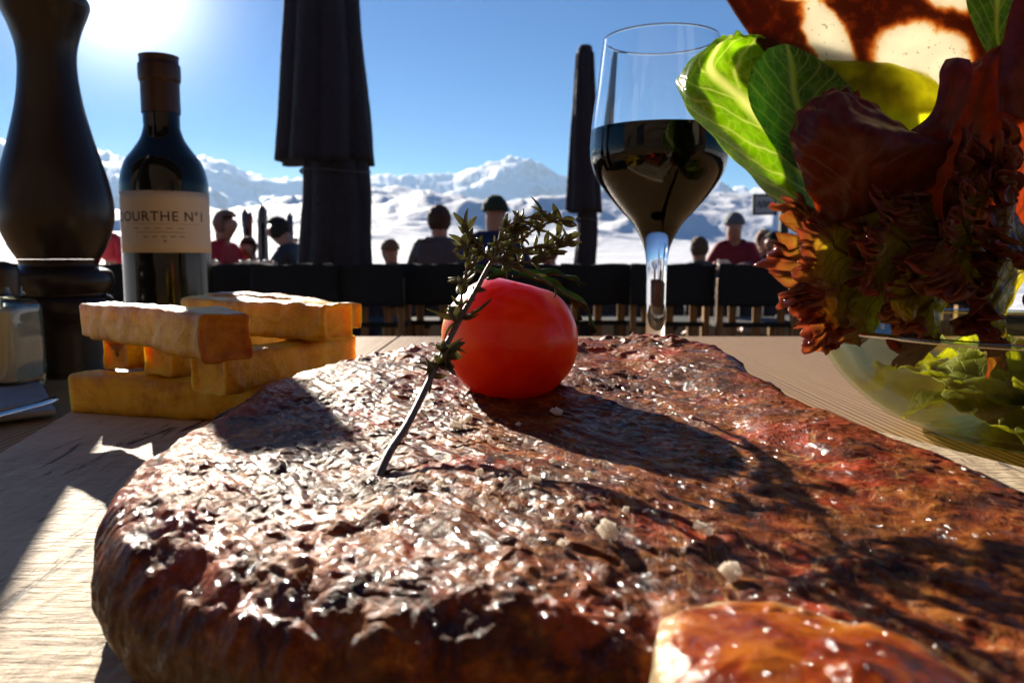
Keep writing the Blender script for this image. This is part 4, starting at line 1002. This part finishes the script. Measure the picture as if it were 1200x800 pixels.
# ------------------------------------------------------------------ terrace furniture
black = plain('black_canvas', (0.016, 0.017, 0.016), .85, .25, 40, .3, .002)
pine = wood('chair_pine', (0.42, 0.24, 0.09), (0.24, 0.12, 0.04), 'Z', 1.0, .5, .2)
def copy_tree(o, parent=None):
    c = o.copy(); COL.objects.link(c); c.parent = parent
    for ch in [x for x in bpy.data.objects if x.parent == o]: copy_tree(ch, c)
    return c
def make_chair(w=.46):
    t = empty('terrace_chair', (0, 0, 0), 'x', 'chair')
    # sits facing +Y, back towards the viewer
    for sx in (-1, 1):
        bm = bmesh.new(); box_bm(bm, (sx * (w / 2 - .02), -.02, .35), (.035, .045, .70), bevel=.004); link('rear_leg', bm, pine, t, False)
        bm = bmesh.new(); box_bm(bm, (sx * (w / 2 - .02), .40, .22), (.035, .045, .44), bevel=.004); link('front_leg', bm, pine, t, False)
    bm = bmesh.new(); box_bm(bm, (0, .19, .435), (w, .44, .03), bevel=.006); link('seat', bm, black, t, False)
    bm = bmesh.new()
    nx, nz = 16, 12; g = []
    for i in range(nx):
        for j in range(nz):
            x = (i / (nx - 1) - .5) * w * 1.0; z = .545 + j / (nz - 1) * .235
            g.append((x, -.055 - .02 * math.cos(x / w * 3.1) + .003 * math.sin(x * 60 + j * .5), z + .004 * math.sin(x * 22) * (1 if j in (0, nz - 1) else 0)))
    o = link('backrest_cover', grid_mesh('c', np.array(g), nx, nz), black, t); md = o.modifiers.new('s', 'SOLIDIFY'); md.thickness = .05; md.offset = -1
    for z in (.16, .30):
        bm = bmesh.new(); box_bm(bm, (0, -.02, z), (w - .075, .022, .035), bevel=.003); link('stretcher', bm, pine, t, False)
    for sx in (-.3, 0, .3):
        bm = bmesh.new(); box_bm(bm, (sx * w, -.018, .46), (.045, .018, .28), bevel=.003); link('back_slat', bm, pine, t, False)
    return t
ch0 = make_chair()
CH = [(-.2, 5.2, 'black backed pine chair at the left behind the salt shaker'), (150, 4.8, 'black backed chair hidden behind the wine bottle'), (268, 4.6, 'black backed pine chair just right of the wine bottle'), (350, 4.5, 'black backed pine chair below the left side of the big parasol'), (428, 4.55, 'black backed pine chair between the big parasol and the tomato'),
      (520, 4.7, 'black backed pine chair left of the tomato, behind the thyme'), (612, 4.6, 'black backed pine chair behind the tomato'), (700, 4.7, 'black backed pine chair below the narrow parasol'), (784, 4.6, 'black backed pine chair behind the stem of the wine glass'), (886, 4.55, 'black backed pine chair left of the frilly lettuce'), (975, 4.7, 'black backed chair behind the frilly lettuce'), (1080, 4.7, 'black backed chair behind the salad bowl')]
for i, (px, d, lab) in enumerate(CH):
    o = ch0 if i == 0 else copy_tree(ch0)
    o.location = ((px - 600) / F * d, d, 0); o.rotation_euler.z = random.uniform(-.10, .10)
    tag(o, lab, 'chair', 'black backed chairs along the terrace')
def make_table():
    t = empty('terrace_table', (0, 0, 0), 'x', 'table')
    for k in range(4):
        bm = bmesh.new(); box_bm(bm, (0, -.3 + k * .2, .715), (1.5, .192, .03), bevel=.004); link('tabletop_plank', bm, pine2, t, False)
    for sx in (-.62, .62):
        for sy in (-.3, .3):
            bm = bmesh.new(); box_bm(bm, (sx, sy, .35), (.07, .07, .70), bevel=.005); link('leg', bm, pine, t, False)
    return t
pine2 = wood('dark_pine', (0.20, 0.12, 0.06), (0.09, 0.05, 0.025), 'X', 1.0, .5, .2)
tb0 = make_table()
for i, (px, d, lab) in enumerate([(300, 5.8, 'pine terrace table in front of the two people left of the big parasol'), (560, 6.0, 'pine terrace table behind the chairs at the tomato'), (860, 6.3, 'pine terrace table in front of the person in the red coat'), (60, 6.2, 'pine terrace table behind the pepper mill')]):
    o = tb0 if i == 0 else copy_tree(tb0); o.location = ((px - 600) / F * d, d, 0); tag(o, lab, 'table', 'pine tables on the terrace')
china = plain('white_china', (.8, .78, .74), .25, .05, 40, 0)
def cup(px, d, lab, sc=1.0):
    me = lathe(smooth_prof([(.001, .001), (.022, .001), (.030, .010), (.038, .035), (.041, .062), (.038, .062), (.034, .035), (.026, .012), (.001, .008)], 4), 32)
    o = empty('coffee_cup', ((px - 600) / F * d, d - .1, .7305), lab, 'cup', 'cups on the terrace tables')
    link('cup_wall', me, china, o); bm = bmesh.new(); tube_bm(bm, [(.038, 0, .05), (.055, 0, .046), (.058, 0, .032), (.036, 0, .018)], [.004] * 4, 8, sub=3); link('handle', bm, china, o)
for a in [(256, 5.75, 'white cup beside the wine bottle shoulder, before the red jacket'), (294, 5.75, 'white cup in front of the child in turquoise'), (304, 5.8, 'white cup touching the one before the turquoise child'), (321, 5.7, 'white cup in front of the man in the dark jacket'), (392, 5.75, 'white cup at the foot of the big parasol'), (403, 5.8, 'second white cup at the right foot of the big parasol'), (842, 6.2, 'white cup in front of the person in the red coat')]: cup(*a)

# parasols, folded
para = plain('parasol_fabric', (0.030, 0.024, 0.030), .8, .3, 6, .9, .02)
def parasol(px, d, zb, zt, wb, wt, low_w, label, seed, pleats=9):
    x = (px - 600) / F * d; t = empty('folded_parasol', (x, d, 0), label, 'parasol', 'folded black parasols')
    def pleated(z0, z1, r0, r1, n=36, nth=180, amp=.12, lean=0, hem=0.0, sway=0):
        T = np.linspace(0, 2 * math.pi, nth, endpoint=False)[None, :]; S = np.linspace(0, 1, n)[:, None]
        rr = (r0 + (r1 - r0) * S) * (1 + amp * np.abs(np.sin(T * pleats / 2 + .5 * np.sin(S * 3 + seed))) - amp * .5 + .03 * fbm(np.cos(T) * 3 + 5, S * 4 + np.sin(T) * 3, 3, seed))
        z = z0 + (z1 - z0) * S + hem * np.sin(T * 3 + seed) * (1 - S) ** 3
        co = np.stack([rr * np.cos(T) + sway * np.sin(S * 9), rr * np.sin(T) * .8, z], -1).reshape(-1, 3)
        co = np.concatenate([np.stack([.02 * np.cos(T[0]), .02 * np.sin(T[0]), np.full(nth, z0)], -1), co, np.stack([.02 * np.cos(T[0]), .02 * np.sin(T[0]), np.full(nth, z1)], -1)])
        return grid_mesh('p', co, n + 2, nth, wrap_v=True, uv=False)
    link('canopy', pleated(zb, zt, wb / 2, wt / 2, hem=.012, amp=.2), para, t)
    link('lower_sleeve', pleated(.08, zb + .03, low_w / 2 * 1.12, low_w / 2 * .84, amp=.12, sway=.012), para, t, loc=(low_w * .12, 0, 0))
    bm = bmesh.new(); TT = [k * 2 * math.pi / 48 for k in range(49)]
    tube_bm(bm, [(low_w * .12 + low_w * .455 * math.cos(a), low_w * .37 * math.sin(a), zb - .06 + .01 * math.sin(a * 2)) for a in TT], [.009] * 49, 6, cap=False); link('strap', bm, plain('strap_webbing', (.06, .06, .065), .6, .1, 40, 0), t)
    bm = bmesh.new(); tube_bm(bm, [(0, 0, .0), (0, 0, zt + .02)], [.028, .028], 16); link('pole', bm, plain('pole_metal', (.08, .08, .085), .4, .1, 30, 0), t)
    link('base', lathe([(.001, .0), (.30, .0), (.30, .05), (.28, .065), (.001, .07)], 48), plain('concrete_base', (.25, .25, .25), .8, .2, 20, .2), t)
    link('finial', lathe(smooth_prof([(wt * .40, zt + .0), (wt * .42, zt + .03), (wt * .30, zt + .055), (.001, zt + .06)], 4), 24), para, t)
parasol(386, 5.3, CAMZ + ZR(191, 5.3), 3.3, .60, .33, .49, 'wide folded black parasol cut by the top of the picture', 3, 8)
parasol(683, 6.6, CAMZ + ZR(248, 6.6), CAMZ + ZR(62, 6.6), .28, .14, .19, 'narrow folded black parasol left of the wine glass', 5, 7)

# sign board
sg = empty('notice_board', ((915 - 600) / F * 12, 12, 0), 'small framed notice board on a dark post left of the green romaine leaf', 'sign')
dk = plain('dark_post', (.03, .025, .022), .7, .2, 20, .2)
bm = bmesh.new(); box_bm(bm, (0, 0, .8), (.12, .12, 1.65), bevel=.01); link('post', bm, dk, sg, False)
bm = bmesh.new(); zc = CAMZ + 59 / F * 12
box_bm(bm, (-.30, -.03, zc + .14), (.36, .03, .03)); box_bm(bm, (-.30, -.03, zc - .14), (.36, .03, .03)); box_bm(bm, (-.465, -.03, zc), (.03, .03, .25)); box_bm(bm, (-.135, -.03, zc), (.03, .03, .25)); box_bm(bm, (-.09, -.02, zc), (.08, .02, .04))
link('frame', bm, dk, sg, False)
bm = bmesh.new(); box_bm(bm, (-.30, -.03, zc), (.298, .012, .248)); link('panel', bm, plain('sign_panel', (.5, .5, .46), .6, .1, 20, 0), sg, False)
bm = bmesh.new()
tube_bm(bm, [(-.42, -.042, zc - .04), (-.38, -.042, zc + .05), (-.36, -.042, zc - .05), (-.31, -.042, zc + .06), (-.29, -.042, zc - .04), (-.25, -.042, zc + .05), (-.22, -.042, zc - .02), (-.19, -.042, zc + .04)], [.006] * 8, 6, sub=4)
link('scrawl', bm, dk, sg)

# skis standing in the snow rack
SK = [(291, 248, 10.5, (.30, .04, .04), 'red ski standing upright at the left of the rack', .03), (297, 244, 10.5, (.08, .08, .09), 'black ski crossed with the red one', -.05), (308, 240, 10.4, (.10, .08, .06), 'dark brown ski, tallest in the rack', .01), (315, 242, 10.4, (.35, .32, .28), 'pale grey ski just right of the tallest one', -.02), (303, 246, 10.6, (.30, .10, .14), 'wine red ski between the crossed pair and the tallest ski', .04), (346, 249, 10.6, (.07, .08, .10), 'short black ski right of the dark haired man', -.03)]
for i, (px, py, d, col, lab, lean) in enumerate(SK):
    top = CAMZ + (300 - py) / F * d; x = (px - 600) / F * d
    t = empty('ski', (x, d, -.25), lab, 'ski', 'skis standing in a rack behind the terrace'); t.rotation_euler = (0, lean, 0)
    bm = bmesh.new(); prev = None; Lk = top + .25
    for k in range(24):
        s = k / 23; w = .045 * (.8 + .25 * (2 * s - 1) ** 2) * (1 if s < .93 else max(.1, math.sqrt(max(0, 1 - ((s - .93) / .07) ** 2)))); yy = .05 * sstep(.88, 1, s) * (s - .88) * 6
        row = [bm.verts.new((a, yy + b_, s * Lk)) for a, b_ in ((-w, 0), (w, 0), (w, .012), (-w, .012))]
        if prev:
            for k2 in range(4): bm.faces.new((prev[k2], prev[(k2 + 1) % 4], row[(k2 + 1) % 4], row[k2]))
        else: bm.faces.new(row[::-1])
        prev = row
    bm.faces.new(prev); link('ski_blade', bm, plain('ski_paint_%d' % i, col, .3, .2, 10, 0), t)
    bm = bmesh.new(); box_bm(bm, (0, -.03, Lk * .50), (.06, .05, .16), bevel=.01); box_bm(bm, (0, -.035, Lk * .36), (.065, .06, .09), bevel=.01); link('binding', bm, dk, t, False)
rk = empty('ski_rack', ((313 - 600) / F * 10.7, 10.8, -.3), 'dark timber rack that the skis lean on', 'rack')
bm = bmesh.new(); box_bm(bm, (0, 0, 1.0), (1.0, .05, .06)); link('rail', bm, dk, rk, False)
for sx in (-.5, .5):
    bm = bmesh.new(); box_bm(bm, (sx, 0, .5), (.07, .07, 1.05)); link('post', bm, dk, rk, False)

# ------------------------------------------------------------------ people
def skin_mesh(chains, sub=2):
    """chains: list of lists of (pos, rx, ry); a shared position joins chains"""
    me = bpy.data.meshes.new('b'); idx = {}; vs = []; rs = []; es = []
    for ch in chains:
        prev = None
        for p, r in ch:
            k = tuple(round(q, 4) for q in p)
            if k not in idx: idx[k] = len(vs); vs.append(p); rs.append(r)
            if prev is not None: es.append((prev, idx[k]))
            prev = idx[k]
    me.from_pydata(vs, es, [])
    o = bpy.data.objects.new('b', me); COL.objects.link(o)
    sm = o.modifiers.new('k', 'SKIN'); sm.use_smooth_shade = True
    ss = o.modifiers.new('s', 'SUBSURF'); ss.levels = sub; ss.render_levels = sub
    for i, r in enumerate(rs):
        me.skin_vertices[0].data[i].radius = (r, r) if not isinstance(r, tuple) else r
        me.skin_vertices[0].data[i].use_root = (i == 0)
    bpy.context.view_layer.update()
    out = bpy.data.meshes.new_from_object(o.evaluated_get(bpy.context.evaluated_depsgraph_get()))
    bpy.data.objects.remove(o); out.materials.clear(); return out
skin = plain('skin', (.48, .26, .17), .5, .1, 20, 0, Subsurface_Weight=.1, Subsurface_Scale=.01)
def person(px, d, rz, label, jacket, hair, trousers=(.03, .03, .035), stand=False, lean=.06, nod=0.0, scale=1.0, headwear=None, arms='table', ztop=None, ground=-.0, stride=False):
    x = (px - 600) / F * d
    t = empty('person', (x, d, ground), label, 'person', rz=rz); t.scale = (scale,) * 3
    hz = .48 if not stand else .92
    hip = (0, 0, hz); ch = (0, lean * .6, hz + .30); nk = (0, lean, hz + .50)
    hd0 = (0, lean + .01 + nod * .05, hz + .575); hd1 = (0, lean + .03 + nod * .12, hz + .665 - nod * .02); hd2 = (0, lean + .02 + nod * .15, hz + .745 - nod * .03)
    bc = [[(hip, (.15, .11)), ((0, lean * .3, hz + .15), (.135, .10)), (ch, (.17, .11)), ((0, lean * .9, hz + .44), (.11, .075)), (nk, .075), (hd0, (.085, .095)), (hd1, (.108, .128)), (hd2, (.085, .10))],
          [(hd1, (.108, .128)), ((0, hd1[1] + .118, hd1[2] - .015), .013)]]
    jk = [[(hip, (.205, .16)), ((0, lean * .3, hz + .15), (.19, .15)), (ch, (.23, .165)), ((0, lean * .9, hz + .44), (.20, .13)), ((0, lean, hz + .53), .105)]]
    tr = []
    for s in (-1, 1):
        sh = (s * .185, lean * .8, hz + .42)
        if arms == 'table': el, wr, fg = (s * .25, lean + .10, hz + .18), (s * .13, lean + .34, hz + .26), (s * .09, lean + .42, hz + .26)
        elif arms == 'up': el, wr, fg = (s * .24, lean + .16, hz + .22), (s * .08, lean + .24, hz + .44), (s * .05, lean + .22, hz + .50)
        else: el, wr, fg = (s * .25, lean - .02, hz + .16), (s * .26, lean + .06, hz - .06), (s * .26, lean + .08, hz - .14)
        bc.append([(ch, (.17, .11)), (sh, .062), (el, .042), (wr, .028), (((wr[0] + fg[0]) / 2, (wr[1] + fg[1]) / 2, (wr[2] + fg[2]) / 2), (.040, .018)), (fg, (.034, .014))])
        V = Vector(fg) - Vector(wr); V.normalize()
        for k in range(4):
            f0 = Vector(fg) + Vector(((k - 1.5) * .018, 0, 0)); bc.append([(fg, (.034, .014)), (tuple(f0 + V * .02), .009), (tuple(f0 + V * (.055 if k in (1, 2) else .045) + Vector((0, 0, -.012))), .007)])
        bc.append([(wr, .028), (tuple(Vector(wr) + V * .03 + Vector((-s * .035, 0, .01))), .010), (tuple(Vector(wr) + V * .065 + Vector((-s * .045, 0, .005))), .008)])
        jk.append([(ch, (.23, .165)), (sh, .105), (el, .078), (tuple(Vector(wr) * .93 + Vector(el) * .07), .058)])
        if stand:
            st = (.16 * s if stride else 0); kn_, an = (s * .11, .03 + st, .48), (s * .12, -.01 + st * 1.2, .09); toe = (s * .12, .16 + st * 1.2, .04)
        else: kn_, an = (s * .12, .46, hz + .0), (s * .12, .44, .09); toe = (s * .12, .60, .04)
        bc.append([(hip, (.15, .11)), (kn_, .055), (an, .038), (toe, .03)])
        tr.append([(hip, (.165, .13)), (tuple(Vector(hip) * .5 + Vector(kn_) * .5 + Vector((s * .02, 0, 0))), .095), (kn_, .075), (an, .065)])
    link('body', skin_mesh(bc, 2), skin, t)
    j = link('jacket', skin_mesh(jk, 2), plain('jacket_%02x%02x%02x' % tuple(int(c * 99) for c in jacket), jacket, .7, .25, 12, .6, .006), t)
    link('trousers', skin_mesh(tr, 1), plain('trousers_%02x%02x%02x' % tuple(int(c * 99) for c in trousers), trousers, .75, .2, 12, .3, .004), t)
    # hair or hat: a cap over the skull
    bm = bmesh.new(); bmesh.ops.create_icosphere(bm, subdivisions=4, radius=1)
    for v in list(bm.verts):
        if (headwear is None and v.co.y > .30 and v.co.z < .42) or v.co.z < (-.75 if headwear is None else -.1): bm.verts.remove(v)
    for v in bm.verts:
        n_ = 1 + .05 * math.sin(v.co.x * 11 + v.co.z * 7) * math.sin(v.co.y * 9 + px)
        v.co = Vector((v.co.x * .100 * n_, v.co.y * .118 * n_ - .008, v.co.z * .125 * n_))
    o = link('hair' if headwear is None else headwear, bm, plain('hair_%02x%02x%02x' % tuple(int(c * 99) for c in hair), hair, .8, .35, 60, .8, .004), t)
    o.location = (0, hd1[1] - .004, hd1[2] + .018); md = o.modifiers.new('s', 'SOLIDIFY'); md.thickness = .012; md.offset = 1
    eye = plain('eye', (.03, .02, .02), .2, 0, 10, 0)
    for s in (-1, 1):
        me = lathe(smooth_prof([(.0005, -.011), (.009, -.005), (.009, .005), (.0005, .011)], 3), 12); e_ = link('eye', me, eye, t); e_.location = (s * .030, hd1[1] + .080, hd1[2] + .012)
        me = lathe(smooth_prof([(.001, -.03), (.014, -.02), (.019, .01), (.001, .03)], 3), 12); e_ = link('ear', me, skin, t); e_.location = (s * .078, hd1[1] - .004, hd1[2]); e_.scale = (.5, 1, 1)
    return t
# (px, distance, heading, ...)  heading 0 looks away from the lens, pi looks at it
person(257, 8.2, R(-100), 'person in a red jacket seated just right of the wine bottle', (.55, .015, .02), (.25, .13, .09), nod=.2)
person(352, 8.0, R(80), 'dark haired person in a grey jacket looking down, left of the big parasol', (.035, .038, .045), (.02, .014, .01), nod=.8, lean=.12, scale=.95)
person(299, 8.6, R(170), 'child in a turquoise jacket low between red and dark grey jackets', (.03, .16, .22), (.08, .03, .03), scale=.80, nod=.5)
person(516, 7.4, R(8), 'brown haired person in a grey coat seen from behind, left of the thyme', (.10, .085, .085), (.06, .025, .012), scale=1.0, arms='table')
person(578, 6.9, R(-12), 'person in a dark blue jacket and dark green hat behind the thyme', (.012, .02, .09), (.015, .03, .012), headwear='hat', scale=1.04)
person(858, 8.8, R(165), 'person in a dark red coat and grey hat right of the wine glass', (.28, .012, .02), (.16, .16, .16), headwear='hat', arms='table')
person(890, 9.6, R(190), 'fair haired person in a beige jacket right of the red coat', (.45, .36, .28), (.4, .27, .14), scale=.88)
person(912, 8.6, R(100), 'dark haired person in a brown jacket beside the frilly lettuce', (.10, .04, .03), (.02, .012, .01), scale=.84)
person(822, 7.6, R(20), 'light brown haired person just clearing the chair right of the wine glass', (.06, .05, .04), (.13, .08, .04), scale=.78)
person(649, 7.8, R(120), 'small person in a bright red jacket right of the thyme', (.6, .02, .02), (.3, .15, .1), scale=.74)
person(464, 7.6, R(60), 'brown hooded person sitting low between the big parasol and the thyme', (.10, .07, .04), (.20, .13, .07), scale=.76, headwear='hood')
person(134, 13, R(160), 'standing person in a red jacket between the pepper mill and the wine bottle', (.6, .02, .03), (.3, .02, .02), stand=True, arms='down', scale=.92, ground=-.12, headwear='hat')
person(350, 36, R(60), 'tiny dark skier standing on the snow beside the big parasol', (.03, .03, .04), (.02, .02, .02), stand=True, arms='down', ground=-.10 + .0, headwear='helmet', stride=True)
person(461, 40, R(30), 'tiny dark skier on the snow left of the brown hair', (.03, .03, .04), (.02, .02, .02), stand=True, arms='down', ground=-.05, headwear='helmet', stride=True)

# ------------------------------------------------------------------ air
bm = bmesh.new(); HZ0, HZ1 = -2.0, PEAK + 15
box_bm(bm, (0, 3500, (HZ0 + HZ1) / 2), (26000, 17000, HZ1 - HZ0))
hz_ = N('mountain_air'); hz_.t.links.clear()
pv = hz_.n('VolumePrincipled'); pv.inputs['Color'].default_value = (.45, .68, 1, 1); pv.inputs['Density'].default_value = 7.5e-5; pv.inputs['Anisotropy'].default_value = .3
hz_.t.links.new(pv.outputs[0], hz_.o.inputs['Volume'])
tag(link('haze', bm, hz_.m, smooth=False), kind='stuff')
